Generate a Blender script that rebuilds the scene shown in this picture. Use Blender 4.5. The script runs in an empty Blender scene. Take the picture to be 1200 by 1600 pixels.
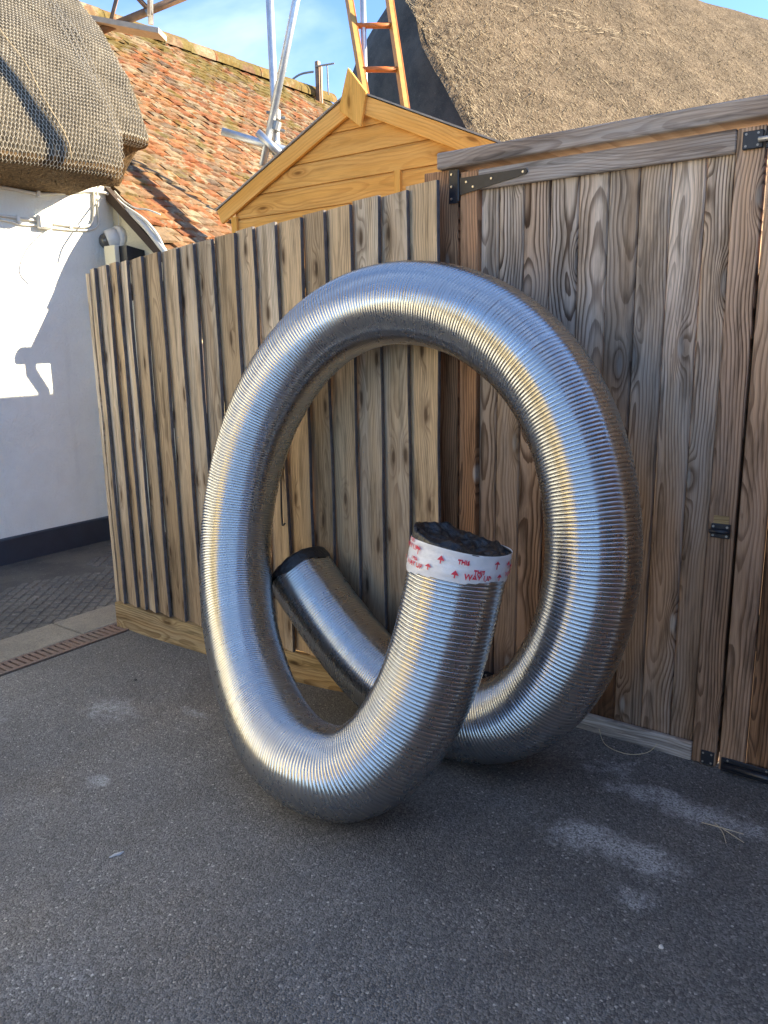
import bpy, bmesh, math, random
import numpy as np
from mathutils import Vector, Matrix, noise as mnoise
R = math.radians
random.seed(7)
rng = np.random.default_rng(11)
scene = bpy.context.scene
col = scene.collection

# ------------------------------------------------------------------ camera
cam_d = bpy.data.cameras.new('camera')
cam = bpy.data.objects.new('camera', cam_d); col.objects.link(cam)
scene.camera = cam
YAW, PITCH, ROLL = R(36.4), R(12.4), R(-1.0)
fw = Vector((-math.sin(YAW)*math.cos(PITCH), math.cos(YAW)*math.cos(PITCH), -math.sin(PITCH)))
rt = Vector((math.cos(YAW), math.sin(YAW), 0)); up = rt.cross(fw)
r2 = rt*math.cos(ROLL)+up*math.sin(ROLL); u2 = up*math.cos(ROLL)-rt*math.sin(ROLL)
CAM = Vector((0, 0, 1.45))
cam.matrix_world = Matrix(((r2.x, u2.x, -fw.x, 0), (r2.y, u2.y, -fw.y, 0), (r2.z, u2.z, -fw.z, CAM.z), (0, 0, 0, 1)))
cam_d.sensor_fit = 'VERTICAL'; cam_d.sensor_height = 36.0
cam_d.lens = 36.0*1225/1600
cam_d.clip_start = 0.02; cam_d.clip_end = 2000

# ------------------------------------------------------------------ sky and sun
SUN_EL, SUN_AZ = R(23.5), R(42)          # azimuth from +X towards +Y
world = bpy.data.worlds.new('World'); scene.world = world; world.use_nodes = True
wn = world.node_tree.nodes; wl = world.node_tree.links
bg = wn['Background']
sky = wn.new('ShaderNodeTexSky'); sky.sky_type = 'NISHITA'; sky.sun_disc = False
sky.sun_elevation = SUN_EL; sky.sun_rotation = R(90)-SUN_AZ
sky.air_density = 0.7; sky.dust_density = 0.0; sky.ozone_density = 4.0; sky.altitude = 300
wtc = wn.new('ShaderNodeTexCoord')
wmap = wn.new('ShaderNodeMapping'); wmap.inputs['Scale'].default_value = (1, 1, 1.9); wmap.inputs['Location'].default_value = (0.35, 0.1, 0.4)
wnz = wn.new('ShaderNodeTexNoise'); wnz.inputs['Scale'].default_value = 2.6; wnz.inputs['Detail'].default_value = 7
wnz.inputs['Roughness'].default_value = 0.52; wnz.inputs['Distortion'].default_value = 0.35
wrp = wn.new('ShaderNodeMapRange'); wrp.interpolation_type = 'SMOOTHSTEP'
wrp.inputs['From Min'].default_value = 0.47; wrp.inputs['From Max'].default_value = 0.70
wrp.inputs['To Min'].default_value = 0.0; wrp.inputs['To Max'].default_value = 0.85
wmx = wn.new('ShaderNodeMix'); wmx.data_type = 'RGBA'
wmx.inputs['B'].default_value = (2.3, 2.9, 4.0, 1)
wl.new(wtc.outputs['Generated'], wmap.inputs['Vector']); wl.new(wmap.outputs[0], wnz.inputs['Vector'])
wl.new(wnz.outputs['Fac'], wrp.inputs['Value']); wl.new(wrp.outputs[0], wmx.inputs['Factor'])
wl.new(sky.outputs[0], wmx.inputs['A']); wl.new(wmx.outputs['Result'], bg.inputs['Color'])
bg.inputs['Strength'].default_value = 0.06

sun_d = bpy.data.lights.new('sun', 'SUN'); sun = bpy.data.objects.new('sun', sun_d); col.objects.link(sun)
sun_d.energy = 2.35; sun_d.angle = R(0.53); sun_d.color = (1.0, 0.85, 0.60)
sv = Vector((math.cos(SUN_EL)*math.cos(SUN_AZ), math.cos(SUN_EL)*math.sin(SUN_AZ), math.sin(SUN_EL)))
sun.rotation_euler = sv.to_track_quat('Z', 'Y').to_euler()
sun.location = (20, 4, 12)
vs = scene.view_settings
vs.view_transform = 'Standard'; vs.look = 'None'; vs.gamma = 1.0; vs.use_curve_mapping = False
vs.exposure = 2.98

# ------------------------------------------------------------------ helpers
def tag(o, label=None, cat=None, group=None, kind=None):
    if label: o['label'] = label
    if cat: o['category'] = cat
    if group: o['group'] = group
    if kind: o['kind'] = kind
    return o
def empty(name, loc, label, cat, group=None):
    o = bpy.data.objects.new(name, None); col.objects.link(o); o.location = loc
    o.empty_display_size = 0.1
    return tag(o, label, cat, group)
def link(name, me, mat, parent=None, smooth=False):
    if mat is not None and not me.materials: me.materials.append(mat)
    if smooth:
        me.polygons.foreach_set('use_smooth', [True]*len(me.polygons))
    o = bpy.data.objects.new(name, me); col.objects.link(o)
    if parent is not None:
        o.parent = parent
        # keep world placement: parents are unrotated empties / meshes
        par = parent; off = Vector((0, 0, 0))
        while par is not None: off += par.location; par = par.parent
        o.location = -off
    return o
def pyd(name, v, f, mat, parent=None, smooth=False):
    me = bpy.data.meshes.new(name); me.from_pydata([tuple(p) for p in v], [], [tuple(q) for q in f]); me.update()
    return link(name, me, mat, parent, smooth)
def recentre(o, p):
    """move an object's origin to world point p (mesh is moved back) so textures are local"""
    p = Vector(p)
    off = Vector((0, 0, 0)); par = o.parent
    while par is not None: off += par.location; par = par.parent
    cur = o.location + off
    o.data.transform(Matrix.Translation(cur - p)); o.location = p - off
    return o
class MB:
    def __init__(s): s.v = []; s.f = []
    def add(s, v, f):
        n = len(s.v); s.v += [tuple(p) for p in v]; s.f += [tuple(i+n for i in q) for q in f]
    def box(s, x0, x1, y0, y1, z0, z1):
        s.add([(x0,y0,z0),(x1,y0,z0),(x1,y1,z0),(x0,y1,z0),(x0,y0,z1),(x1,y0,z1),(x1,y1,z1),(x0,y1,z1)],
              [(0,3,2,1),(4,5,6,7),(0,1,5,4),(1,2,6,5),(2,3,7,6),(3,0,4,7)])
    def prism(s, poly, axis, a, b):
        """poly of (p,q); axis 'y': p=x,q=z ; 'x': p=y,q=z ; 'z': p=x,q=y"""
        def P(p, q, t):
            return {'y': (p, t, q), 'x': (t, p, q), 'z': (p, q, t)}[axis]
        n = len(poly)
        v = [P(p, q, a) for p, q in poly]+[P(p, q, b) for p, q in poly]
        f = [tuple(range(n)), tuple(range(2*n-1, n-1, -1))]
        f += [((i+1) % n, i, n+i, n+(i+1) % n) for i in range(n)]
        s.add(v, f)
    def tube(s, pts, r, seg=10, cap=True, radii=None):
        pts = [Vector(p) for p in pts]; n = len(pts)
        t0 = (pts[1]-pts[0]).normalized()
        a = t0.orthogonal().normalized(); base = len(s.v)
        for i, p in enumerate(pts):
            t = ((pts[min(i+1, n-1)]-pts[max(i-1, 0)])).normalized()
            a = (a-t*a.dot(t)).normalized(); b = t.cross(a)
            rr = radii[i] if radii else r
            for k in range(seg):
                th = 2*math.pi*k/seg
                s.v.append(tuple(p+(a*math.cos(th)+b*math.sin(th))*rr))
        for i in range(n-1):
            for k in range(seg):
                k2 = (k+1) % seg
                s.f.append((base+i*seg+k, base+i*seg+k2, base+(i+1)*seg+k2, base+(i+1)*seg+k))
        if cap:
            s.f.append(tuple(base+k for k in range(seg-1, -1, -1)))
            s.f.append(tuple(base+(n-1)*seg+k for k in range(seg)))
    def build(s, name, mat, parent=None, smooth=False, bevel=0, origin=None, fixn=True):
        me = bpy.data.meshes.new(name); me.from_pydata(s.v, [], s.f); me.update()
        if fixn or bevel:
            bm = bmesh.new(); bm.from_mesh(me)
            bmesh.ops.recalc_face_normals(bm, faces=bm.faces[:])
            if bevel:
                bmesh.ops.bevel(bm, geom=[e for e in bm.edges if len(e.link_faces) == 2 and e.calc_face_angle(0) > 0.5],
                                offset=bevel, segments=1, profile=0.7, affect='EDGES')
            bm.to_mesh(me); bm.free()
        o = link(name, me, mat, parent, smooth)
        if origin is not None: recentre(o, origin)
        return o
def spline(pts, per=8):
    pts = [Vector(p) for p in pts]; out = []
    for i in range(len(pts)-1):
        p0 = pts[max(i-1, 0)]; p1 = pts[i]; p2 = pts[i+1]; p3 = pts[min(i+2, len(pts)-1)]
        for k in range(per):
            t = k/per
            out.append(0.5*((2*p1)+(p2-p0)*t+(2*p0-5*p1+4*p2-p3)*t*t+(3*p1-p0-3*p2+p3)*t**3))
    out.append(pts[-1]); return out
def gz(x):
    t = min(max((x+2.6)/1.7, 0), 1); return -0.065+0.13*t*t*(3-2*t)

# ------------------------------------------------------------------ materials
class NT:
    """tiny node-building helper"""
    def __init__(s, name):
        s.m = bpy.data.materials.new(name); s.m.use_nodes = True
        s.t = s.m.node_tree; s.n = s.t.nodes; s.l = s.t.links
        s.b = s.n['Principled BSDF']
    def node(s, typ, **kw):
        nd = s.n.new(typ)
        for k, v in kw.items():
            setattr(nd, k, v)
        return nd
    def set(s, sock, v):
        if isinstance(v, (int, float)): sock.default_value = v
        elif isinstance(v, (tuple, list)): sock.default_value = (*v, 1) if len(v) == 3 and len(sock.default_value) == 4 else v
        else: s.l.new(v, sock)
    def math(s, op, a, b=None, c=None):
        nd = s.node('ShaderNodeMath', operation=op); s.set(nd.inputs[0], a)
        if b is not None: s.set(nd.inputs[1], b)
        if c is not None: s.set(nd.inputs[2], c)
        return nd.outputs[0]
    def comb(s, x, y, z):
        nd = s.node('ShaderNodeCombineXYZ')
        for i, v in enumerate((x, y, z)): s.set(nd.inputs[i], v)
        return nd.outputs[0]
    def sep(s, v):
        nd = s.node('ShaderNodeSeparateXYZ'); s.l.new(v, nd.inputs[0]); return nd.outputs
    def noise(s, vec, scale, detail=4, rough=0.55, dist=0.0):
        nd = s.node('ShaderNodeTexNoise'); s.l.new(vec, nd.inputs['Vector'])
        nd.inputs['Scale'].default_value = scale; nd.inputs['Detail'].default_value = detail
        nd.inputs['Roughness'].default_value = rough; nd.inputs['Distortion'].default_value = dist
        return nd.outputs['Fac']
    def voro(s, vec, scale, out='Distance', dim='3D', rnd=1.0, feature='F1'):
        nd = s.node('ShaderNodeTexVoronoi', voronoi_dimensions=dim, feature=feature); s.l.new(vec, nd.inputs['Vector'])
        nd.inputs['Scale'].default_value = scale; nd.inputs['Randomness'].default_value = rnd
        return nd.outputs[out]
    def rng(s, v, a, b, c=0.0, d=1.0, smooth=True):
        nd = s.node('ShaderNodeMapRange', interpolation_type='SMOOTHSTEP' if smooth else 'LINEAR')
        s.set(nd.inputs['Value'], v)
        for k, q in (('From Min', a), ('From Max', b), ('To Min', c), ('To Max', d)): nd.inputs[k].default_value = q
        return nd.outputs[0]
    def mix(s, f, a, b, blend='MIX'):
        nd = s.node('ShaderNodeMix', data_type='RGBA', blend_type=blend)
        s.set(nd.inputs['Factor'], f); s.set(nd.inputs['A'], a); s.set(nd.inputs['B'], b)
        return nd.outputs['Result']
    def ramp(s, f, stops, interp='LINEAR'):
        nd = s.node('ShaderNodeValToRGB'); s.l.new(f, nd.inputs[0]); e = nd.color_ramp.elements
        nd.color_ramp.interpolation = interp
        while len(e) > 1: e.remove(e[-1])
        e[0].position = stops[0][0]; e[0].color = (*stops[0][1], 1)
        for p, c in stops[1:]:
            x = e.new(p); x.color = (*c, 1)
        return nd.outputs[0]
    def bump(s, h, strength, dist):
        nd = s.node('ShaderNodeBump'); s.l.new(h, nd.inputs['Height'])
        nd.inputs['Strength'].default_value = strength; nd.inputs['Distance'].default_value = dist
        s.l.new(nd.outputs[0], s.b.inputs['Normal'])
    def out(s, c=None, rough=None, metal=None, spec=None):
        for k, v in (('Base Color', c), ('Roughness', rough), ('Metallic', metal), ('Specular IOR Level', spec)):
            if v is not None: s.set(s.b.inputs[k], v)
        return s.m
    def obj(s): return s.node('ShaderNodeTexCoord').outputs['Object']
    def pos(s): return s.node('ShaderNodeNewGeometry').outputs['Position']
    def rand(s): return s.node('ShaderNodeObjectInfo').outputs['Random']

def plain(name, c, rough=0.6, metal=0.0, var=0.12, scale=12, bump=0.0, spec=0.5):
    t = NT(name); p = t.pos()
    n = t.noise(p, scale, 5)
    k = t.rng(n, 0.25, 0.75, 1-var, 1+var, False)
    cc = t.mix(1.0, c, t.comb(k, k, k), 'MULTIPLY')
    if bump: t.bump(t.noise(p, scale*14, 3), bump, 0.003)
    return t.out(cc, rough, metal, spec)

def wood(name, axis, light, mid, dark, grey, greyamt, freq=105, knots=0.5, contrast=0.8, lower=None, fibre=0.22, bright=0.16, stain=0.5, warm=None, knotcol=None):
    t = NT(name); o = t.obj(); rnd = t.rand(); x, y, z = t.sep(o)
    a, b, l = {'z': (x, y, z), 'x': (z, y, x)}[axis]
    h = t.math('FRACT', t.math('MULTIPLY', rnd, 17.31)); h2 = t.math('FRACT', t.math('MULTIPLY', rnd, 53.77))
    rs = t.math('MULTIPLY', rnd, 91.0)
    n1 = t.noise(t.comb(rs, 0.0, t.math('MULTIPLY', l, 1.0)), 1.3, 2)
    n2 = t.noise(t.comb(rs, 9.0, t.math('MULTIPLY', l, 1.0)), 1.7, 2)
    aw = t.math('ADD', t.math('SUBTRACT', a, t.math('MULTIPLY_ADD', h, 0.11, -0.01)), t.math('MULTIPLY_ADD', n1, 0.12, -0.06))
    dp = t.math('ADD', t.math('MULTIPLY_ADD', h2, 0.05, 0.004), t.math('MULTIPLY_ADD', n2, 0.13, -0.065))
    kv = t.comb(t.math('ADD', t.math('DIVIDE', a, 0.10), t.math('MULTIPLY', rnd, 37.0)),
                t.math('ADD', t.math('DIVIDE', l, 0.34), t.math('MULTIPLY', rnd, 51.0)), 0.0)
    kd = t.voro(kv, 1.0, dim='2D')
    kcol = t.voro(kv, 1.0, 'Color', dim='2D')
    ks = t.sep(kcol)[0]
    kon = t.math('GREATER_THAN', knots, ks)
    K = t.math('MULTIPLY', t.rng(kd, 0.0, 0.36, 1, 0), kon)
    r = t.math('SQRT', t.math('ADD', t.math('MULTIPLY', aw, aw), t.math('MULTIPLY', dp, dp)))
    wv = t.noise(t.comb(t.math('MULTIPLY', a, 40.0), rs, t.math('MULTIPLY', l, 5.0)), 1.0, 3)
    r = t.math('ADD', r, t.math('MULTIPLY_ADD', wv, 0.006, -0.003))
    r = t.math('ADD', r, t.math('MULTIPLY', K, 0.030))
    fr = t.math('FRACT', t.math('MULTIPLY', r, freq))
    late = t.math('MULTIPLY', t.rng(fr, 0.35, 0.85), t.rng(fr, 0.93, 1.0, 1, 0))
    fb = t.noise(t.comb(t.math('MULTIPLY', a, 330.0), t.math('MULTIPLY', b, 330.0), t.math('MULTIPLY', l, 7.0)), 1.0, 3)
    big = t.noise(t.comb(t.math('MULTIPLY_ADD', a, 9.0, rs), rs, t.math('MULTIPLY', l, 1.6)), 1.0, 4)
    c = t.mix(t.rng(big, 0.3, 0.7), light, mid)
    gm = t.math('MULTIPLY', t.rng(t.noise(t.comb(t.math('MULTIPLY_ADD', a, 14.0, rs), 3.0, t.math('MULTIPLY', l, 1.1)), 1.0, 4), 0.32, 0.66), greyamt)
    c = t.mix(gm, c, grey)
    if warm:        # some boards kept their fresh colour
        c = t.mix(t.rng(t.math('FRACT', t.math('MULTIPLY', rnd, 23.9)), 0.40, 0.75, 0, 0.85), c, warm)
    if lower:       # less bleached near the ground, and painted darker for the weaker sky light there
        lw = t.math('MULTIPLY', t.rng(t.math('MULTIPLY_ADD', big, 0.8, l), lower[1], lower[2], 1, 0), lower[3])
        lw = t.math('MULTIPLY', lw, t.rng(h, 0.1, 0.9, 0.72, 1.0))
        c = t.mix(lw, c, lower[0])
    cm = t.noise(t.comb(t.math('MULTIPLY_ADD', a, 6.0, rs), 5.0, t.math('MULTIPLY', l, 0.9)), 1.0, 2)
    lf = t.math('MULTIPLY', t.math('MULTIPLY', late, contrast), t.rng(cm, 0.3, 0.7, 0.35, 1.0))
    c = t.mix(lf, c, dark)
    # knots: dark heart, paler collar
    core = t.math('MULTIPLY', t.rng(t.math('MULTIPLY_ADD', wv, 0.08, kd), 0.08, 0.17, 1, 0), kon)
    halo = t.math('MULTIPLY', t.rng(kd, 0.10, 0.30, 0.35, 0), kon)
    c = t.mix(halo, c, dark)
    c = t.mix(t.math('MULTIPLY', core, 0.8), c, knotcol if knotcol else tuple(q*0.45 for q in dark))
    f2 = t.rng(fb, 0.3, 0.7, 1-fibre, 1+fibre, False)
    br = t.math('MULTIPLY', f2, t.rng(t.math('FRACT', t.math('MULTIPLY', rnd, 7.77)), 0, 1, 1-bright, 1+bright, False))
    stn = t.noise(t.comb(t.math('MULTIPLY_ADD', a, 22.0, rs), 11.0, t.math('MULTIPLY', l, 2.2)), 1.0, 5, 0.65)
    br = t.math('MULTIPLY', br, t.rng(stn, 0.46, 0.66, 1.0, stain))
    # short dark checks / splits
    ck = t.noise(t.comb(t.math('MULTIPLY', a, 160.0), rs, t.math('MULTIPLY', l, 9.0)), 1.0, 2)
    br = t.math('MULTIPLY', br, t.rng(ck, 0.70, 0.78, 1.0, 0.45))
    c = t.mix(1.0, c, t.comb(br, br, br), 'MULTIPLY')
    hgt = t.math('ADD', t.math('MULTIPLY', late, 0.5), t.math('MULTIPLY', fb, 0.8))
    t.bump(hgt, 0.45, 0.0016)
    return t.out(c, 0.85, 0, 0.10)

M = {}
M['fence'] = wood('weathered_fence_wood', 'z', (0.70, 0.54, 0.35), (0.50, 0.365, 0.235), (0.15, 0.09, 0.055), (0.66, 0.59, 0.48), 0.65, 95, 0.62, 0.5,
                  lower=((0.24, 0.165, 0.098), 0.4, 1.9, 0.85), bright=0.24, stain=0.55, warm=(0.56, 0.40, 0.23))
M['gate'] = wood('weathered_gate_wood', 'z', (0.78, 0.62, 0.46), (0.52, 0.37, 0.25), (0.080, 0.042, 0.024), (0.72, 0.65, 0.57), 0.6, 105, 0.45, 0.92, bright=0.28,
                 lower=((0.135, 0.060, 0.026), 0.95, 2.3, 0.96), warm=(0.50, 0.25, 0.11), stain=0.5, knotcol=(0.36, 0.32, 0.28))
M['rail'] = wood('weathered_rail_wood', 'x', (0.456, 0.372, 0.300), (0.312, 0.240, 0.186), (0.156, 0.114, 0.090), (0.408, 0.384, 0.360), 0.8, 110, 0.3, 0.65)
M['gravel_board'] = wood('treated_board_wood', 'x', (0.45, 0.31, 0.14), (0.34, 0.21, 0.09), (0.17, 0.095, 0.04), (0.35, 0.31, 0.22), 0.35, 80, 0.35, 0.75)
M['shed'] = wood('golden_shed_wood', 'x', (0.80, 0.45, 0.13), (0.68, 0.35, 0.085), (0.45, 0.19, 0.045), (0.76, 0.46, 0.16), 0.5, 70, 0.38, 0.45, fibre=0.10, bright=0.09, stain=0.85)
M['shed_v'] = wood('golden_trim_wood', 'z', (0.82, 0.45, 0.11), (0.72, 0.36, 0.07), (0.52, 0.24, 0.05), (0.78, 0.46, 0.14), 0.5, 80, 0.30, 0.3, fibre=0.10, bright=0.09, stain=0.85)
M['fence_edge'] = plain('stained_shaded_board_edge', (0.13, 0.12, 0.12), 0.8, 0, 0.35, 30)  # right-hand board edges: dark stain plus the shade between boards, as colour
M['black_iron'] = plain('black_painted_iron', (0.012, 0.014, 0.02), 0.38, 0, 0.3, 60)
M['zinc'] = plain('zinc_screw', (0.62, 0.58, 0.50), 0.35, 1.0)
M['galv'] = plain('galvanised_tube', (0.62, 0.64, 0.66), 0.42, 0.85, 0.18, 25, 0.1)
M['rust_tube'] = plain('weathered_brown_tube', (0.227, 0.143, 0.090), 0.6, 0.3, 0.3, 18)
M['coupler'] = plain('steel_coupler', (0.30, 0.29, 0.27), 0.5, 0.8, 0.3, 40)
M['ladder'] = plain('orange_ladder_paint', (0.518, 0.143, 0.023), 0.5, 0, 0.2, 16)
M['ladder_wood'] = plain('amber_ladder_face', (0.467, 0.259, 0.065), 0.5, 0, 0.2, 16)
M['plank'] = plain('pale_plank', (0.527, 0.478, 0.379), 0.7, 0, 0.15, 14)
M['white_plastic'] = plain('white_plastic', (0.74, 0.74, 0.71), 0.35, 0, 0.05)
M['cable'] = plain('painted_cable', (0.66, 0.65, 0.60), 0.5, 0, 0.08)
M['cable_dark'] = plain('grey_cable', (0.30, 0.29, 0.27), 0.5, 0, 0.1)
M['dark_glass'] = plain('smoked_dome', (0.16, 0.155, 0.14), 0.12, 0.4, 0.05)
M['cream_box'] = plain('cream_box_paint', (0.70, 0.66, 0.50), 0.5, 0, 0.05)
M['plinth'] = plain('navy_plinth_paint', (0.022, 0.030, 0.045), 0.6, 0, 0.25, 6, 0.3)
M['felt'] = plain('roof_felt', (0.30, 0.29, 0.27), 0.9, 0, 0.2, 40, 0.5)
M['dark_void'] = plain('dark_void', (0.01, 0.01, 0.01), 0.9)
M['stone'] = plain('pale_chip', (0.62, 0.60, 0.56), 0.8, 0, 0.15, 60)
M['straw_bit'] = plain('straw_bit', (0.50, 0.42, 0.27), 0.7, 0, 0.15, 60)
M['red_print'] = plain('red_tape_print', (0.66, 0.03, 0.07), 0.45, 0, 0.12, 90)
M['roof_slate'] = plain('slate', (0.08, 0.08, 0.085), 0.7, 0, 0.25, 8)
M['glass'] = plain('window_glass', (0.02, 0.025, 0.03), 0.05, 0, 0.05)
M['white_paint'] = plain('white_paint', (0.75, 0.74, 0.70), 0.5)

# painted render
def render_mat(name, c):
    t = NT(name); p = t.pos()
    n = t.noise(p, 1.6, 5); n2 = t.noise(p, 9, 6)
    k = t.rng(n, 0.3, 0.7, 0.93, 1.04, False); k = t.math('MULTIPLY', k, t.rng(n2, 0.3, 0.7, 0.97, 1.02, False))
    x, y, z = t.sep(p)
    st = t.noise(t.comb(t.math('MULTIPLY', x, 9.0), t.math('MULTIPLY', y, 9.0), t.math('MULTIPLY', z, 0.9)), 1.0, 4)
    k = t.math('MULTIPLY', k, t.rng(st, 0.58, 0.78, 1.0, 0.93))
    c2 = t.mix(1.0, c, t.comb(k, k, k), 'MULTIPLY')
    t.bump(t.math('ADD', t.noise(p, 4, 3), t.math('MULTIPLY', t.noise(p, 60, 4), 0.25)), 0.8, 0.03)
    return t.out(c2, 0.8, 0, 0.3)
M['white_render'] = render_mat('white_render', (0.78, 0.79, 0.73))
M['cream_render'] = render_mat('cream_render', (0.76, 0.70, 0.52))
M['yellow_render'] = render_mat('yellow_cream_render', (0.72, 0.60, 0.34))
M['brick'] = render_mat('brown_brick_render', (0.20, 0.12, 0.085))

# stainless corrugated pipe
t = NT('stainless_steel'); p = t.pos()
n = t.noise(p, 5, 4); n2 = t.noise(p, 45, 3)
rgh = t.math('ADD', t.rng(n, 0.3, 0.7, 0.24, 0.30, False), t.rng(n2, 0.3, 0.7, -0.015, 0.03, False))
M['steel'] = t.out((0.54, 0.545, 0.55), rgh, 1.0)
t.b.inputs['Anisotropic'].default_value = 0.75
tg = t.node('ShaderNodeTangent', direction_type='UV_MAP'); tg.uv_map = 'lay'; t.l.new(tg.outputs[0], t.b.inputs['Tangent'])
t = NT('black_plastic_bag'); p = t.pos()
t.bump(t.noise(p, 38, 5, 0.6, 0.8), 0.8, 0.01)
M['bag'] = t.out((0.012, 0.012, 0.014), 0.28, 0, 0.6)
t = NT('white_parcel_tape'); p = t.pos()
t.bump(t.noise(p, 60, 4, 0.6, 0.4), 0.35, 0.004)
M['tape'] = t.out((0.80, 0.79, 0.79), 0.30, 0, 0.5)

# asphalt
def asphalt():
    t = NT('asphalt'); p = t.pos(); x, y, z = t.sep(p)
    p2 = t.comb(x, y, 0.0)
    vc = t.sep(t.voro(p2, 210, 'Color', '2D')); vd = t.voro(p2, 210, 'Distance', '2D')
    vc2 = t.sep(t.voro(p2, 70, 'Color', '2D')); vd2 = t.voro(p2, 70, 'Distance', '2D')
    base = t.ramp(vc[0], [(0, (0.077, 0.073, 0.068)), (0.4, (0.131, 0.124, 0.116)), (0.85, (0.184, 0.176, 0.164)), (0.985, (0.243, 0.230, 0.211)), (1, (0.396, 0.378, 0.342))])
    sp = t.math('MULTIPLY', t.math('GREATER_THAN', vc2[1], 0.986), t.rng(vd2, 0.18, 0.32, 1, 0))
    base = t.mix(sp, base, (0.42, 0.40, 0.36))
    big = t.noise(p2, 0.9, 5); med = t.noise(p2, 5.5, 5)
    k = t.math('MULTIPLY', t.rng(big, 0.3, 0.7, 0.78, 1.2, False), t.rng(med, 0.3, 0.7, 0.85, 1.13, False))
    base = t.mix(1.0, base, t.comb(k, k, k), 'MULTIPLY')
    base = t.mix(t.rng(t.noise(p2, 1.7, 4), 0.45, 0.75, 0, 0.5), base, t.mix(1.0, base, (1.12, 1.0, 0.85), 'MULTIPLY'))
    # pale dusty scuffs at a few spots
    dust = None
    for cx, cy, rx, ry, s in ((-2.80, 1.78, 0.16, 0.09, 0.9), (-2.30, 1.40, 0.08, 0.05, 0.9), (-0.52, 2.22, 0.24, 0.07, 1.0), (-0.66, 1.92, 0.20, 0.08, 1.0),
                              (-0.80, 2.33, 0.14, 0.10, 0.75), (-2.45, 1.95, 0.16, 0.05, 0.6), (-0.52, 1.74, 0.06, 0.05, 0.9), (-3.1, 1.5, 0.15, 0.1, 0.4)):
        dx = t.math('DIVIDE', t.math('SUBTRACT', x, cx), rx); dy = t.math('DIVIDE', t.math('SUBTRACT', y, cy), ry)
        dd = t.math('SQRT', t.math('ADD', t.math('MULTIPLY', dx, dx), t.math('MULTIPLY', dy, dy)))
        g = t.rng(dd, 0.0, 2.0, s, 0)
        dust = g if dust is None else t.math('MAXIMUM', dust, g)
    wall_bounce = None  # broad lightening at the left: light bounced off the wall, painted in
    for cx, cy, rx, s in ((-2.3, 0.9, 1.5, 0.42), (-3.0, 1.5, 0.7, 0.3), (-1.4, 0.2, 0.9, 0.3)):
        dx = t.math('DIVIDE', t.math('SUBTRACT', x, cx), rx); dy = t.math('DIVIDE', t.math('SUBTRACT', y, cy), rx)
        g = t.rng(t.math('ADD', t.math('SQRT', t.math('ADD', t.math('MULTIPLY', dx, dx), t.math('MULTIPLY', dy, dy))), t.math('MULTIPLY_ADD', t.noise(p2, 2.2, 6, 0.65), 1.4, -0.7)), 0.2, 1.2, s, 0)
        wall_bounce = g if wall_bounce is None else t.math('MAXIMUM', wall_bounce, g)
    base = t.mix(wall_bounce, base, t.mix(1.0, base, (2.0, 1.95, 1.85), 'MULTIPLY'))
    dn = t.math('ADD', t.math('MULTIPLY', t.noise(p2, 7, 8, 0.7), 0.6), t.math('MULTIPLY', t.noise(p2, 38, 5, 0.7), 0.4))
    dm = t.math('MULTIPLY', t.rng(t.math('MULTIPLY_ADD', dust, 0.30, dn), 0.60, 0.82), t.rng(dust, 0.0, 0.5))
    dm = t.math('MULTIPLY', dm, t.rng(vc[2], 0.0, 0.8, 0.15, 1.0))
    base = t.mix(dm, base, (0.46, 0.455, 0.44))
    dm2 = t.rng(t.noise(p2, 14, 8, 0.75), 0.70, 0.85, 0, 0.3)
    base = t.mix(dm2, base, (0.22, 0.215, 0.2))
    wp = t.node('ShaderNodeVectorMath', operation='MULTIPLY_ADD'); t.l.new(t.node('ShaderNodeTexNoise').outputs['Color'], wp.inputs[0]); wp.inputs[1].default_value = (0.25, 0.25, 0); t.l.new(p2, wp.inputs[2])
    ce = t.voro(wp.outputs[0], 0.75, 'Distance', '2D', 1.0, 'DISTANCE_TO_EDGE')
    crk = t.math('MULTIPLY', t.rng(ce, 0.002, 0.006, 1, 0), t.rng(t.noise(p2, 0.8, 2), 0.48, 0.6))
    base = t.mix(t.math('MULTIPLY', crk, 0.0), base, (0.03, 0.03, 0.03))
    hg = t.math('ADD', t.math('MULTIPLY', vd, -0.9), t.math('MULTIPLY', t.noise(p2, 30, 4), 1.2))
    t.bump(t.math('ADD', hg, t.math('MULTIPLY', vd2, -0.5)), 0.5, 0.005)
    return t.out(base, t.rng(med, 0.3, 0.7, 0.62, 0.85, False), 0, 0.45)
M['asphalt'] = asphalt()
def ground_mat(name, c1, c2, c3, scale):
    t = NT(name); p = t.pos()
    n = t.noise(p, scale, 7, 0.65); n2 = t.noise(p, scale*9, 5, 0.6)
    c = t.mix(t.rng(n, 0.35, 0.65), c1, c2)
    c = t.mix(t.rng(n2, 0.60, 0.72, 0, 0.6), c, c3)
    k = t.rng(t.noise(p, scale*40, 3), 0.3, 0.7, 0.75, 1.25, False)
    c = t.mix(1.0, c, t.comb(k, k, k), 'MULTIPLY')
    t.bump(t.math('ADD', n2, t.noise(p, scale*45, 3)), 0.6, 0.006)
    return t.out(c, 0.85, 0, 0.3)
M['path'] = ground_mat('worn_tarmac_path', (0.12, 0.11, 0.095), (0.075, 0.072, 0.068), (0.24, 0.23, 0.2), 4)
M['sett'] = ground_mat('grey_sett', (0.15, 0.14, 0.125), (0.10, 0.096, 0.09), (0.34, 0.32, 0.28), 2.6)
M['concrete'] = ground_mat('buff_concrete', (0.30, 0.265, 0.205), (0.23, 0.205, 0.165), (0.13, 0.115, 0.095), 3.5)
M['terracotta'] = ground_mat('rusty_drain_grate', (0.25, 0.160, 0.120), (0.22, 0.165, 0.13), (0.14, 0.10, 0.085), 5)

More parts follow.
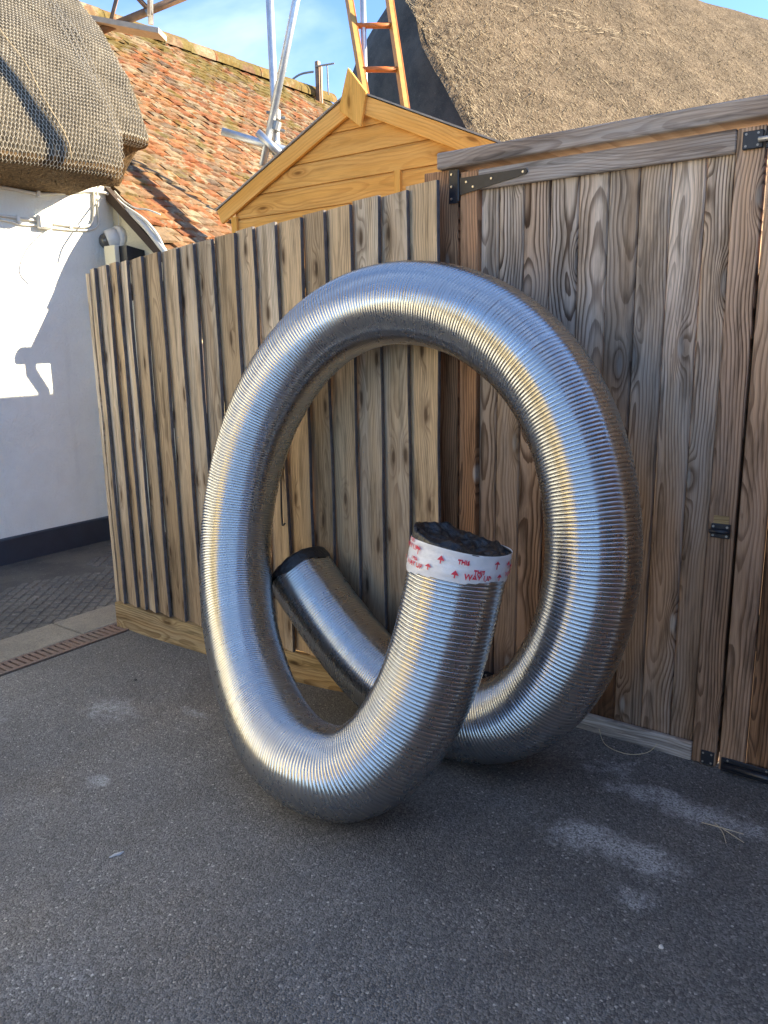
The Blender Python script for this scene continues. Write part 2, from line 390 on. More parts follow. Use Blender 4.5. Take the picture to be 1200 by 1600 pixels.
# thatch
def thatch_mat(name, c_lo, c_mid, c_hi, along, down, scale=60, comb=0.22):
    """straw laid down the slope: fine strands, bright tips, darker courses"""
    t = NT(name); p = t.pos()
    def dot(d):
        nd = t.node('ShaderNodeVectorMath', operation='DOT_PRODUCT'); t.l.new(p, nd.inputs[0]); nd.inputs[1].default_value = d; return nd.outputs['Value']
    a, b = dot(along), dot(down); a2, b2 = dot(along), dot(down)
    c3 = t.noise(p, 2.0, 3)
    aw = t.math('ADD', a, t.math('MULTIPLY', t.noise(p, 3.0, 3), 0.10))
    v = t.comb(aw, t.math('MULTIPLY', b, comb), c3)
    n1 = t.noise(v, scale, 5, 0.7); n0 = t.noise(p, scale*0.8, 3, 0.6)
    n2 = t.noise(t.comb(a, b, 0.0), scale*0.13, 4, 0.6); n3 = t.noise(p, 0.8, 4)
    f = t.math('ADD', t.math('MULTIPLY', n1, 0.52), t.math('ADD', t.math('MULTIPLY', n0, 0.30), t.math('MULTIPLY', n2, 0.22)))
    c = t.ramp(f, [(0.40, c_lo), (0.52, c_mid), (0.63, c_hi), (0.72, tuple(min(1, q*1.7) for q in c_hi))])
    k = t.rng(n3, 0.3, 0.7, 0.78, 1.18, False)
    k = t.math('MULTIPLY', k, t.rng(t.noise(t.comb(t.math('MULTIPLY', a, 0.35), b, 0.0), 3.2, 3), 0.35, 0.65, 0.86, 1.1, False))
    c = t.mix(1.0, c, t.comb(k, k, k), 'MULTIPLY')
    t.bump(f, 1.0, 0.03)
    return t.out(c, 0.9, 0, 0.15)
M['thatch_old'] = thatch_mat('grey_thatch', (0.037, 0.031, 0.023), (0.104, 0.089, 0.066), (0.187, 0.161, 0.124), (0, 1, 0), (0.55, 0, -0.83), scale=60)
M['thatch_new'] = thatch_mat('brown_thatch', (0.045, 0.031, 0.020), (0.129, 0.094, 0.060), (0.220, 0.171, 0.117), (.431, .902, 0), (.583, -.279, -.763), scale=30, comb=0.14)
M['thatch_under'] = thatch_mat('brown_thatch_underside', (0.04, 0.028, 0.016), (0.13, 0.085, 0.045), (0.22, 0.15, 0.08), (0, 1, 0), (0.9, 0, -0.3), scale=60)
M['wire'] = plain('zinc_wire_netting', (0.40, 0.36, 0.29), 0.55, 0.0, 0.2, 5)
M['straw'] = plain('straw_strand', (0.397, 0.311, 0.190), 0.7, 0, 0.45, 23)
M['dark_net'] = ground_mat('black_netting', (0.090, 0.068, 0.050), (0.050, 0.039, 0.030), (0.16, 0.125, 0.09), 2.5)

# clay tiles
def tile_mat(name, island):
    t = NT(name); p = t.pos(); x, y, z = t.sep(p)
    rnd = t.node('ShaderNodeNewGeometry').outputs['Random Per Island'] if island else t.rand()
    h2 = t.math('FRACT', t.math('MULTIPLY', rnd, 31.7))
    c = t.ramp(rnd, [(0, (0.193, 0.069, 0.031)), (0.2, (0.274, 0.109, 0.045)), (0.38, (0.129, 0.069, 0.041)), (0.55, (0.290, 0.141, 0.060)), (0.72, (0.169, 0.105, 0.064)), (0.86, (0.249, 0.176, 0.105)), (1, (0.088, 0.056, 0.041))])
    li = t.noise(p, 11, 6, 0.7)
    c = t.mix(t.math('MULTIPLY', t.rng(li, 0.47, 0.60), t.rng(h2, 0.2, 0.8, 0.15, 0.95)), c, (0.29, 0.25, 0.17))
    ms = t.noise(p, 2.3, 6, 0.65)
    rid = t.rng(z, 4.2, 5.0, 0.0, 0.16)
    c = t.mix(t.rng(t.math('ADD', ms, rid), 0.55, 0.66, 0, 0.8), c, (0.136, 0.108, 0.028))
    dk = t.noise(p, 24, 5, 0.7)
    k = t.rng(dk, 0.3, 0.7, 0.62, 1.25, False)
    c = t.mix(1.0, c, t.comb(k, k, k), 'MULTIPLY')
    t.bump(dk, 0.6, 0.008)
    return t.out(c, 0.85, 0, 0.2)
M['tile'] = tile_mat('clay_tile', False); M['tile_mass'] = tile_mat('clay_tile_mass', True)
M['ridge_tile'] = plain('ridge_clay', (0.50, 0.21, 0.09), 0.85, 0, 0.35, 7, 0.5)
M['under_tile'] = plain('dark_batten', (0.05, 0.035, 0.028), 0.9)

# ================================================================== SETTING
# yard ground to the right of the drain
def sheet(name, xs, ys, zf, mat):
    v = [(x, y, zf(x, y)) for y in ys for x in xs]; n = len(xs)
    f = [(j*n+i, j*n+i+1, (j+1)*n+i+1, (j+1)*n+i) for j in range(len(ys)-1) for i in range(n-1)]
    return pyd(name, v, f, mat, None, True)
def wob(x, y):
    return 0.006*mnoise.noise(Vector((x*1.3, y*1.3, 0)))+0.002*mnoise.noise(Vector((x*5, y*5, 3)))
xs = [-3.50+0.05*i for i in range(81)]+[0.6+0.1*i for i in range(16)]+[3, 6, 12, 30, 80, 300]
ys = [-300, -80, -30, -12, -6, -3, -1.5]+[-1+0.06*i for i in range(75)]+[3.8, 4.5, 6, 9, 14, 25, 60, 150, 400]
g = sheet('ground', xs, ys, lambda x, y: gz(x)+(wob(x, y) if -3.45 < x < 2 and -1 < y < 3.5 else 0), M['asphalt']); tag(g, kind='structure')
xs = [-400, -100, -40, -15, -8, -6, -5.4, -4.9, -4.4, -3.93]
ys = [-300, -60, -12, -3]+[-1+0.25*i for i in range(25)]+[8, 15, 40, 120, 400]
g = sheet('path', xs, ys, lambda x, y: -0.075, M['path']); tag(g, kind='structure')
# strip of ground in line with the drain, beyond the fence
g = sheet('path', [-3.93, -3.7, -3.50], [2.62, 4, 10, 40, 400], lambda x, y: -0.068, M['path']); tag(g, kind='structure')
# small stone setts on the path (too many and small to pick apart)
mb = MB(); s = 0.058; ca, sa = math.cos(R(40)), math.sin(R(40))
for i in range(-70, 70):
    for j in range(-70, 70):
        u, v = i*s, j*s*1.15
        cx, cy = -4.55+u*ca-v*sa, 2.6+u*sa+v*ca
        wear = mnoise.noise(Vector((cx*1.5, cy*1.5, 5)))
        edge = cx+4.95-0.10*math.sin(cy*3.1)
        if not (cx > -5.28 and cx < -3.975 and 0.6 < cy < 4.4): continue
        if edge < 0 and wear > -0.35-edge*0: continue
        if wear > 0.42: continue
        hx, hy = s*0.455, s*1.15*0.455; zt = -0.071+random.uniform(-0.0025, 0.003); b = 0.006
        q = []
        for (ax, ay, z) in ((hx, hy, -0.08), (hx-b, hy-b, zt)):
            for sx, sy in ((-1, -1), (1, -1), (1, 1), (-1, 1)):
                px, py = sx*ax+random.uniform(-.002, .002), sy*ay+random.uniform(-.002, .002)
                q.append((cx+px*ca-py*sa, cy+px*sa+py*ca, z))
        mb.add(q, [(4, 5, 6, 7), (0, 1, 5, 4), (1, 2, 6, 5), (2, 3, 7, 6), (3, 0, 4, 7)])
o = mb.build('stone_setts', M['sett'], fixn=False); tag(o, 'worn grey stone setts between white wall and drain', 'setts', kind='stuff')

# concrete edging beside the drain
k = empty('kerb', (-3.79, 1.0, -0.07), None, None); tag(k, kind='structure')
y = -6.0
while y < 2.6:
    L = random.choice((0.45, 0.6, 0.52, 0.75)); y1 = min(y+L, 2.615)
    if y1-y < 0.1: break
    mb = MB(); dz = random.uniform(-0.003, 0.003)
    mb.box(-3.945+random.uniform(-.006, .006), -3.655, y+0.003, y1-0.004, -0.14, -0.061+dz)
    mb.build('slab', M['concrete'], k, bevel=0.005)
    y = y1

# drain channel with slotted grates
dr = empty('drain_channel', (-3.575, 1.0, -0.1), 'rusty terracotta slotted drain grating running up to the fence end', 'drain')
mb = MB(); mb.box(-3.655, -3.500, -6, 2.60, -0.22, -0.20); mb.box(-3.655, -3.648, -6, 2.6, -0.199, -0.066); mb.box(-3.507, -3.499, -6, 2.6, -0.199, -0.066)
mb.build('channel', M['dark_void'], dr)
y = -1.9
while y < 2.55:
    y1 = min(y+0.5, 2.60); mb = MB(); z1 = -0.058; z0 = -0.075
    mb.box(-3.647, -3.632, y+.002, y1-.002, z0, z1); mb.box(-3.530, -3.508, y+.002, y1-.002, z0, z1)
    yy = y+0.002
    while yy < y1-0.012:
        mb.box(-3.6318, -3.5302, yy, min(yy+0.021, y1-.002), z0, z1-0.001); yy += 0.0345
    mb.build('grate', M['terracotta'], dr); y = y1
# ================================================================== FENCE
FY = 2.45
fe = empty('fence', (-2.55, FY, -0.05), 'weathered close-board fence of upright feather-edge boards behind the steel pipe', 'fence')
ed = [-3.612, -3.536, -3.429, -3.351, -3.27, -3.162, -3.034, -2.912, -2.79, -2.673, -2.537, -2.423, -2.299, -2.16, -2.044, -1.912, -1.786, -1.661, -1.527]
def ftop(x): return 1.822+(1.978-1.822)*(x+3.6)/2.08
nails = MB()
for i in range(len(ed)-1):
    xl, xr = ed[i]-(0.014 if i else 0.0), ed[i+1]
    zt = ftop(xr)-0.004+random.uniform(-0.006, 0.006); zb = gz((xl+xr)/2)+0.142
    zt2 = zt-random.uniform(0.0, 0.010)
    lean = random.uniform(-0.004, 0.004)
    mb = MB(); n = 8; vv = []
    for kz in range(n+1):
        z0 = kz/n
        wv = 0.0018*math.sin(kz*1.7+i*2.1)
        for (px, py, zz) in ((xl, -0.008, zt2), (xr-0.002, -0.035, zt), (xr, -0.033, zt), (xr, -0.0185, zt), (xl, 0.0, zt2)):
            vv.append((px+wv+lean*z0, FY+py+wv*0.6, zb+(zz-zb)*z0))
    ff = []
    for kz in range(n):
        for q in range(5):
            q2 = (q+1) % 5
            ff.append((kz*5+q, kz*5+q2, (kz+1)*5+q2, (kz+1)*5+q))
    ff += [(4, 3, 2, 1, 0), tuple(n*5+q for q in range(5))]
    mb.add(vv, ff)
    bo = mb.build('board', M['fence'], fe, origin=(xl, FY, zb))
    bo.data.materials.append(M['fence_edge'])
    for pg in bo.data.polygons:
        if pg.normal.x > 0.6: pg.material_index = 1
    for hz in (0.33, 1.02, 1.68):
        for dx in (0.22, 0.8) if xr-xl > 0.1 else (0.6,):
            nx = xl+(xr-xl)*dx+random.uniform(-.006, .006); nz = hz+random.uniform(-.02, .02)
            ny = FY-0.008-0.023*dx-0.0015
            nails.tube([(nx, ny, nz), (nx, ny+0.004, nz)], 0.0036, 7)
o = nails.build('nail_heads', M['coupler'], fe); tag(o, kind='stuff')
# gravel board follows the ground
def skew_board(name, x0, x1, y0, y1, h, mat, par, dz=0.0):
    n = 10; v = []
    for i in range(n+1):
        x = x0+(x1-x0)*i/n; z = gz(x)+dz
        v += [(x, y0, z-0.03), (x, y1, z-0.03), (x, y1, z+h), (x, y0, z+h)]
    f = [(0, 1, 2, 3), (n*4+3, n*4+2, n*4+1, n*4)]
    for i in range(n):
        for q in range(4):
            q2 = (q+1) % 4; f.append((i*4+q2, i*4+q, (i+1)*4+q, (i+1)*4+q2))
    mb = MB(); mb.add(v, f)
    return mb.build(name, mat, par, origin=(x0, y0, gz(x0)))
skew_board('gravel_board', -3.615, -1.60, FY-0.040, FY-0.008, 0.138, M['gravel_board'], fe)
mb = MB(); mb.box(-3.640, -3.6155, FY-0.012, FY+0.012, -0.08, 1.80)
mb.build('end_strip', M['fence'], fe, origin=(-3.64, FY, -.08))
for zr in (0.42, 1.05, 1.66):
    mb = MB(); mb.box(-3.60, -1.645, FY+0.0015, FY+0.06, zr, zr+0.075); mb.build('rail', M['rail'], fe, origin=(-3.6, FY, zr))
for xp in (-3.55, -2.6, -1.72):
    mb = MB(); mb.box(xp-0.045, xp+0.045, FY+0.0615, FY+0.15, -0.3, ftop(xp)-0.06); mb.build('post', M['fence'], fe, origin=(xp-.045, FY+.06, -.3))
# little black cabin hook on the fence
hk = empty('hook', (-2.30, FY-0.03, 0.92), 'slim black iron hook hanging on a fence board inside the loop', 'hook')
mb = MB(); mb.tube(spline([(-2.322, FY-0.040, 0.925), (-2.320, FY-0.046, 0.80), (-2.322, FY-0.046, 0.70), (-2.316, FY-0.050, 0.672), (-2.304, FY-0.047, 0.682)], 6), 0.004, 7)
mb.build('rod', M['black_iron'], hk, True)
mb = MB(); mb.tube(spline([(-2.335, FY-0.036, 0.93), (-2.327, FY-0.054, 0.936), (-2.318, FY-0.051, 0.928), (-2.313, FY-0.036, 0.92)], 6), 0.005, 7); mb.box(-2.342, -2.306, FY-0.042, FY-0.030, 0.918, 0.942)
mb.build('eye', M['black_iron'], hk)

# ================================================================== GATE
GY = 2.50
gf = empty('gateway', (-1.53, GY, 0.05), 'grey timber gateway post and long top beam over the gates', 'gateway')
mb = MB(); mb.box(-1.640, -1.499, GY, GY+0.09, -0.2, 2.024); mb.build('post', M['gate'], gf, bevel=0.003, origin=(-1.64, GY, -.2))
mb = MB(); mb.box(0.62, 0.71, GY, GY+0.09, -0.2, 2.028); mb.build('post', M['gate'], gf, bevel=0.003, origin=(.62, GY, -.2))
mb = MB(); mb.box(-1.575, 0.75, GY-0.02, GY+0.15, 2.026, 2.080); mb.build('beam', M['rail'], gf, bevel=0.004, origin=(-1.575, GY, 2.03))
def gate_board(par, x0, x1, z0, z1, y):
    mb = MB(); c = 0.005; w = 0.0012
    mb.prism([(x0+w, y+0.018), (x0+w, y+c), (x0+w+c, y), (x1-w-c, y), (x1-w, y+c), (x1-w, y+0.018)], 'z', z0, z1)
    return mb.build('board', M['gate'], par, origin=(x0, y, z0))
ga = empty('gate', (-1.0, GY, 0.06), 'brown boarded gate leaf with black strap hinge, right of the loop', 'gate')
ge = [-1.419, -1.348, -1.254, -1.16, -1.062, -.963, -.868, -.773, -.674, -.5945]
for i in range(len(ge)-1):
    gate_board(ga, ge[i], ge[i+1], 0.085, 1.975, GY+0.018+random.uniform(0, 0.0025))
mb = MB(); mb.box(-1.491, -1.4205, GY, GY+0.045, 0.075, 2.010); mb.build('stile', M['gate'], ga, bevel=0.003, origin=(-1.491, GY, .075))
mb = MB(); mb.box(-.593, -.5165, GY, GY+0.045, 0.068, 2.008); mb.build('stile', M['gate'], ga, bevel=0.003, origin=(-.593, GY, .068))
mb = MB(); mb.box(-1.4195, -.5942, GY-0.002, GY+0.016, 1.945, 2.009); mb.build('top_rail', M['rail'], ga, bevel=0.003, origin=(-1.42, GY, 1.945))
mb = MB(); mb.box(-1.4195, -.5942, GY-0.002, GY+0.016, 0.066, 0.130); mb.build('bottom_rail', M['rail'], ga, bevel=0.003, origin=(-1.42, GY, .066))
for zr in (0.3, 1.0, 1.7):
    mb = MB(); mb.box(-1.419, -.596, GY+0.0395, GY+0.075, zr, zr+0.09); mb.build('ledge', M['rail'], ga, origin=(-1.42, GY+.04, zr))
def t_hinge(zc, par_post, par_gate):
    hp = MB(); hp.box(-1.533, -1.496, GY-0.0045, GY-0.0005, zc-0.055, zc+0.055)
    hp.tube([(-1.494, GY-0.006, zc-0.05), (-1.494, GY-0.006, zc+0.05)], 0.0055, 8)
    h = hp.build('hinge_plate', M['black_iron'], par_post)
    sb = MB(); sb.prism([(-1.488, zc-0.032), (-1.250, zc+0.004), (-1.238, zc+0.006), (-1.232, zc+0.014), (-1.238, zc+0.023), (-1.250, zc+0.024), (-1.488, zc+0.024)], 'y', GY-0.0070, GY-0.0028)
    s2 = sb.build('strap_hinge', M['black_iron'], par_gate)
    for (px, pz, who) in ((-1.523, zc+.04, h), (-1.523, zc, h), (-1.523, zc-.04, h), (-1.462, zc+.008, s2), (-1.436, zc-.010, s2), (-1.365, zc+.008, s2), (-1.248, zc+.014, s2)):
        mb = MB(); yb = GY-0.0046 if who is h else GY-0.0071
        mb.tube([(px, yb-0.0025, pz), (px, yb, pz)], 0.0052, 8, radii=[0.0036, 0.0052]); mb.build('screw', M['zinc'], who)
t_hinge(1.966, gf, ga); t_hinge(0.17, gf, ga)
def plate(name, par, x0, x1, z0, z1, th=0.005, y=GY):
    mb = MB(); mb.box(x0, x1, y-th-0.0008, y-0.0008, z0, z1); return mb.build(name, M['black_iron'], par, bevel=0.0015)
# latch block with pale patch
mb = MB(); mb.box(-.578, -.534, GY-0.0035, GY-0.0005, 0.872, 0.905); mb.build('patch', M['gravel_board'], ga)
k = plate('latch', ga, -.583, -.528, 0.836, 0.880, 0.010)
mb = MB(); mb.tube([(-.585, GY-0.018, 0.858), (-.526, GY-0.018, 0.858)], 0.008, 8); mb.build('bolt', M['black_iron'], k, True)
for (px, pz) in ((-.576, .872), (-.536, .872), (-.576, .844), (-.536, .844)):
    mb = MB(); mb.tube([(px, GY-0.0125, pz), (px, GY-0.0109, pz)], 0.004, 7); mb.build('screw', M['coupler'], k)
k = plate('keeper_plate', ga, -.563, -.523, 0.072, 0.118, 0.006)
for (px, pz) in ((-.556, .11), (-.530, .11), (-.556, .08), (-.530, .08)):
    mb = MB(); mb.tube([(px, GY-0.0085, pz), (px, GY-0.0069, pz)], 0.0035, 7); mb.build('screw', M['coupler'], k)
k = plate('bolt_keeper', ga, -.575, -.522, 1.948, 1.995, 0.012)
for (px, pz) in ((-.566, 1.987), (-.535, 1.987), (-.566, 1.956), (-.535, 1.956)):
    mb = MB(); mb.tube([(px, GY-0.0145, pz), (px, GY-0.0129, pz)], 0.0035, 7); mb.build('screw', M['coupler'], k)
# right-hand leaf, mostly outside the picture
gb = empty('gate', (0.05, GY, 0.06), 'second boarded gate leaf at the picture edge with horizontal black bolt near the ground', 'gate')
mb = MB(); mb.box(-.507, -.432, GY, GY+0.045, 0.062, 2.008); mb.build('stile', M['gate'], gb, bevel=0.003, origin=(-.507, GY, .062))
xx = [-.431, -.335, -.238, -.14, -.04, .06, .16, .26, .36, .46, .54]
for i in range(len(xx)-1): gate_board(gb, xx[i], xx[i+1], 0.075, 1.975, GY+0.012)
mb = MB(); mb.box(-.530, -.470, GY+0.046, GY+0.062, 0.1, 1.62); mb.build('gap_light_stop', M['gate'], gb, origin=(-.53, GY, .1))  # added behind the leaf gap to keep sunlight from glowing through
mb = MB(); mb.box(.541, .612, GY, GY+0.045, 0.062, 2.008); mb.build('stile', M['gate'], gb, bevel=0.003, origin=(.541, GY, .062))
mb = MB(); mb.box(-.431, .540, GY-0.002, GY+0.0105, 1.945, 2.009); mb.build('top_rail', M['rail'], gb, bevel=0.003, origin=(-.43, GY, 1.945))
mb = MB(); mb.box(-.431, .540, GY+0.0315, GY+0.06, 0.5, 0.6); mb.build('ledge', M['rail'], gb, origin=(-.43, GY+.03, .5))
mb = MB(); mb.box(-.503, .54, GY-0.016, GY-0.0006, 0.040, 0.0618); mb.build('bottom_strip', M['gravel_board'], gb, origin=(-.5, GY, .04))
k = plate('bolt_plate', gb, -.500, -.255, 0.064, 0.112, 0.006, GY)
mb = MB(); mb.tube([(-.492, GY-0.016, 0.088), (-.24, GY-0.016, 0.088)], 0.011, 10); mb.build('bolt', M['black_iron'], k, True)
for px in (-.480, -.365, -.28):
    mb = MB(); mb.tube([(px, GY-0.0085, .106), (px, GY-0.0069, .106)], 0.0035, 7); mb.build('screw', M['coupler'], k)
k = plate('bolt_plate', gb, -.515, -.40, 1.945, 1.992, 0.006, GY-0.0025)
mb = MB(); mb.tube([(-.532, GY-0.022, 1.968), (-.40, GY-0.022, 1.968)], 0.007, 10); mb.build('bolt', M['galv'], k, True)

# ================================================================== STEEL PIPE
PR = 0.138
ctrl = np.array([(-1.072, 1.812, 0.895), (-1.081, 1.800, 0.814), (-1.092, 1.780, 0.715), (-1.118, 1.737, 0.533), (-1.171, 1.694, 0.378), (-1.24, 1.655, 0.270), (-1.350, 1.612, 0.176),
    (-1.572, 1.622, 0.160), (-1.865, 1.775, 0.207), (-2.092, 1.915, 0.367), (-2.22, 2.019, 0.583), (-2.257, 2.088, 0.796), (-2.223, 2.143, 1.046), (-2.117, 2.18, 1.266), (-1.963, 2.214, 1.442),
    (-1.793, 2.248, 1.545), (-1.588, 2.275, 1.581), (-1.355, 2.268, 1.545), (-1.141, 2.236, 1.444), (-0.993, 2.207, 1.312), (-0.892, 2.184, 1.144), (-0.835, 2.153, 0.968), (-0.815, 2.132, 0.812),
    (-0.819, 2.113, 0.686), (-0.854, 2.095, 0.528), (-0.946, 2.092, 0.360), (-1.085, 2.100, 0.232), (-1.275, 2.105, 0.182), (-1.545, 2.165, 0.172), (-1.83, 2.225, 0.30), (-2.115, 2.275, 0.53)])
dense = np.array([tuple(p) for p in spline(ctrl, 24)])
def smooth_path(P, sig):
    k = np.exp(-0.5*(np.arange(-3*sig, 3*sig+1)/sig)**2); k /= k.sum(); m = 3*sig
    Q = np.vstack([2*P[0]-P[m:0:-1], P, 2*P[-1]-P[-2:-m-2:-1]])
    return np.stack([np.convolve(Q[:, i], k, 'valid') for i in range(3)], 1)
dense = smooth_path(dense, 11)
for i in range(len(dense)):        # rest on the ground, never sink
    dense[i, 2] = max(dense[i, 2], gz(dense[i, 0])+PR+0.004)
dense = smooth_path(dense, 6)
sl = np.concatenate([[0], np.cumsum(np.linalg.norm(np.diff(dense, axis=0), axis=1))]); LEN = sl[-1]
PITCH_R = 0.0112; SUB = 6; SEG = 80
nf = 1400
S = np.linspace(0, LEN, nf+1)
C3 = np.stack([np.interp(S, sl, dense[:, i]) for i in range(3)], 1)
C3 = smooth_path(C3, 5)
T = np.gradient(C3, axis=0); T /= np.linalg.norm(T, axis=1)[:, None]
A = np.zeros_like(C3); a = np.cross(T[0], [0, 0, 1]); a /= np.linalg.norm(a)
for i in range(len(S)):
    a = a-T[i]*(a@T[i]); a /= np.linalg.norm(a); A[i] = a
B = np.cross(T, A)
th = np.linspace(0, 2*np.pi, SEG, endpoint=False)
turns = int(LEN/PITCH_R)-1; nrow = turns*SUB
prof_t = np.array([0, 0.085, 0.20, 0.5, 0.80, 0.915]); prof_r = np.array([-0.0027, -0.0013, -0.00035, 0.00010, -0.00035, -0.0013])
k_ = np.arange(nrow); tt = (k_//SUB+prof_t[k_ % SUB])            # turns along the helix, lay follows the groove exactly
tj_ = rng.normal(0, 0.05, turns+2); rj_ = rng.normal(0, 0.00028, turns+2)
SS = (tt[:, None]+th[None, :]/(2*np.pi)+tj_[k_//SUB][:, None]*np.sin(np.pi*prof_t[k_ % SUB])[:, None])*PITCH_R
def ip(Arr): return np.stack([np.interp(SS, S, Arr[:, i]) for i in range(3)], -1)
Ci, Ai, Bi = ip(C3), ip(A), ip(B)
rr = PR+(prof_r[k_ % SUB]+rj_[k_//SUB])[:, None]+np.zeros_like(SS)
step = 24
dent = np.array([[mnoise.noise(Vector((math.cos(q)*0.8, math.sin(q)*0.8, s_*2.2))) for q in th[::8]] for s_ in SS[::step, 0]])
dd = np.array([np.interp(np.arange(SEG), np.arange(0, SEG+1, 8), np.append(r_, r_[0])) for r_ in dent])
dd = np.stack([np.interp(np.arange(nrow), np.arange(0, nrow, step), dd[:, q]) for q in range(SEG)], 1)
rr = rr+dd*0.0022
V = Ci+rr[:, :, None]*(np.cos(th)[None, :, None]*Ai+np.sin(th)[None, :, None]*Bi)
idx = np.arange(nrow*SEG).reshape(nrow, SEG)
nxt = np.concatenate([idx[:, 1:], np.concatenate([idx[SUB:, :1], np.full((SUB, 1), -1)])], 1)
F = np.stack([idx[:-1], nxt[:-1], nxt[1:], idx[1:]], -1).reshape(-1, 4)
F = F[(F >= 0).all(1)]
me = bpy.data.meshes.new('corrugated_tube')
me.vertices.add(V.shape[0]*SEG); me.vertices.foreach_set('co', V.reshape(-1))
me.loops.add(len(F)*4); me.loops.foreach_set('vertex_index', F.reshape(-1).astype(np.int32))
me.polygons.add(len(F)); me.polygons.foreach_set('loop_start', np.arange(0, len(F)*4, 4, dtype=np.int32))
me.polygons.foreach_set('loop_total', np.full(len(F), 4, dtype=np.int32))
me.update(); me.validate()
pp = empty('flexible_pipe', (-1.45, 1.65, 0.04), 'big shiny ribbed stainless steel pipe coiled in a standing loop against the fence', 'pipe')
uvl = me.uv_layers.new(name='lay')
uv = np.stack([SS, np.broadcast_to(th[None, :]/(2*np.pi), SS.shape)], -1).reshape(-1, 2)
uvf = uv[F.reshape(-1)].copy(); lastc = (F.reshape(-1, 4) % SEG == SEG-1).any(1) & (F.reshape(-1, 4) % SEG == 0).any(1)
w_ = uvf.reshape(-1, 4, 2); w_[lastc, 1:3, 1] = 1.0
uvl.data.foreach_set('uv', w_.reshape(-1))
link('corrugated_tube', me, M['steel'], pp, True)
# end frames
def at_s(s):
    i = min(max(int(round(s/LEN*nf)), 0), nf); return Vector(C3[i]), Vector(T[i])
cA, tA = at_s(0.0)
upA = -tA
camdir = (CAM-cA); camdir = (camdir-upA*camdir.dot(upA)).normalized(); rgtA = upA.cross(camdir)
def ringp(theta, s, rad):
    c, t_ = at_s(max(s, 0)); u_ = -t_
    c = c+u_*max(-s, 0)
    cd = (CAM-c); cd = (cd-u_*cd.dot(u_)).normalized(); rg = u_.cross(cd)
    return c+(cd*math.cos(theta)+rg*math.sin(theta))*rad
# parcel tape: three overlapping turns, wrinkled, slightly tilted
def tape_edge(th_, base, tilt): return base+tilt*math.sin(th_)
v = []; f = []; NS, NTH = 12, 120
for j in range(NS+1):
    for i in range(NTH):
        q = 2*math.pi*i/NTH
        s0 = -0.004+0.002*math.sin(3*q); s1 = 0.080-0.012*math.sin(q)+0.002*math.sin(5*q+1)
        s = s0+(s1-s0)*j/NS
        rad = PR+0.0022+0.0008*math.sin(s/PITCH_R*2*math.pi)+0.0014*mnoise.noise(Vector((math.cos(q)*5, math.sin(q)*5, s*45)))
        rad += 0.0010*(math.floor((s+0.010*math.sin(q))/0.030) % 2)
        if j == NS: rad = PR+0.0012
        v.append(tuple(ringp(q, s, rad)))
for j in range(NS):
    for i in range(NTH):
        i2 = (i+1) % NTH; f.append((j*NTH+i, j*NTH+i2, (j+1)*NTH+i2, (j+1)*NTH+i))
tp = pyd('tape', v, f, M['tape'], pp, True); tp['label'] = 'white parcel tape printed with red arrows and THIS WAY UP'
# printing wrapped round the tape
def text_polys(s, size):
    cu = bpy.data.curves.new('print', 'FONT'); cu.body = s; cu.size = size; cu.align_x = 'CENTER'; cu.resolution_u = 2; cu.offset = 0.0005
    o = bpy.data.objects.new('print', cu); col.objects.link(o)
    me = bpy.data.meshes.new_from_object(o.evaluated_get(bpy.context.evaluated_depsgraph_get()))
    bm = bmesh.new(); bm.from_mesh(me); bmesh.ops.triangulate(bm, faces=bm.faces[:]); bmesh.ops.subdivide_edges(bm, edges=[e for e in bm.edges if e.calc_length() > 0.004], cuts=1)
    bm.verts.index_update()
    r_ = ([(q.co.x, q.co.y) for q in bm.verts], [tuple(w.index for w in p.verts) for p in bm.faces]); bm.free()
    bpy.data.objects.remove(o); bpy.data.curves.remove(cu); bpy.data.meshes.remove(me)
    return r_
bpy.context.view_layer.update()
tx_this = text_polys('THIS', 0.0145); tx_way = text_polys('WAY UP', 0.0195)
arrow = ([(-0.0016, -0.010), (0.0016, -0.010), (0.0016, 0.001), (-0.0016, 0.001), (-0.010, 0.001), (0.010, 0.001), (0, 0.011), (-0.005, 0.001), (0.005, 0.001)], [(0, 1, 2, 3), (4, 7, 6), (7, 8, 6), (8, 5, 6)])
def printed(poly, th0, s0, name):
    vv, ff = poly
    w = [ringp(th0+x/PR, s0-y, PR+0.0072) for x, y in vv]
    pyd(name, w, ff, M['red_print'], tp)
for th0, s0, what in ((-0.95, 0.066, 'w'), (-0.55, 0.055, 'a'), (-0.02, 0.058, 'a'), (0.42, 0.064, 'w'), (0.90, 0.054, 'a'), (1.35, 0.052, 'w'), (-1.42, 0.06, 'a'),
                     (-0.86, 0.020, 'a'), (-0.32, 0.026, 'a'), (0.10, 0.026, 't'), (0.78, 0.020, 'a'), (-1.15, 0.022, 'w'), (1.15, 0.022, 'a'), (1.9, 0.05, 'a'), (2.5, 0.055, 'w'), (3.1, 0.05, 'a'), (-2.0, 0.055, 'w'), (-2.6, 0.05, 'a')):
    if what == 'a': printed(arrow, th0, s0, 'printed_arrow')
    elif what == 't': printed(tx_this, th0, s0, 'printed_text')
    else:
        printed(tx_way, th0, s0+0.001, 'printed_text'); printed(tx_this, th0, s0-0.017, 'printed_text')
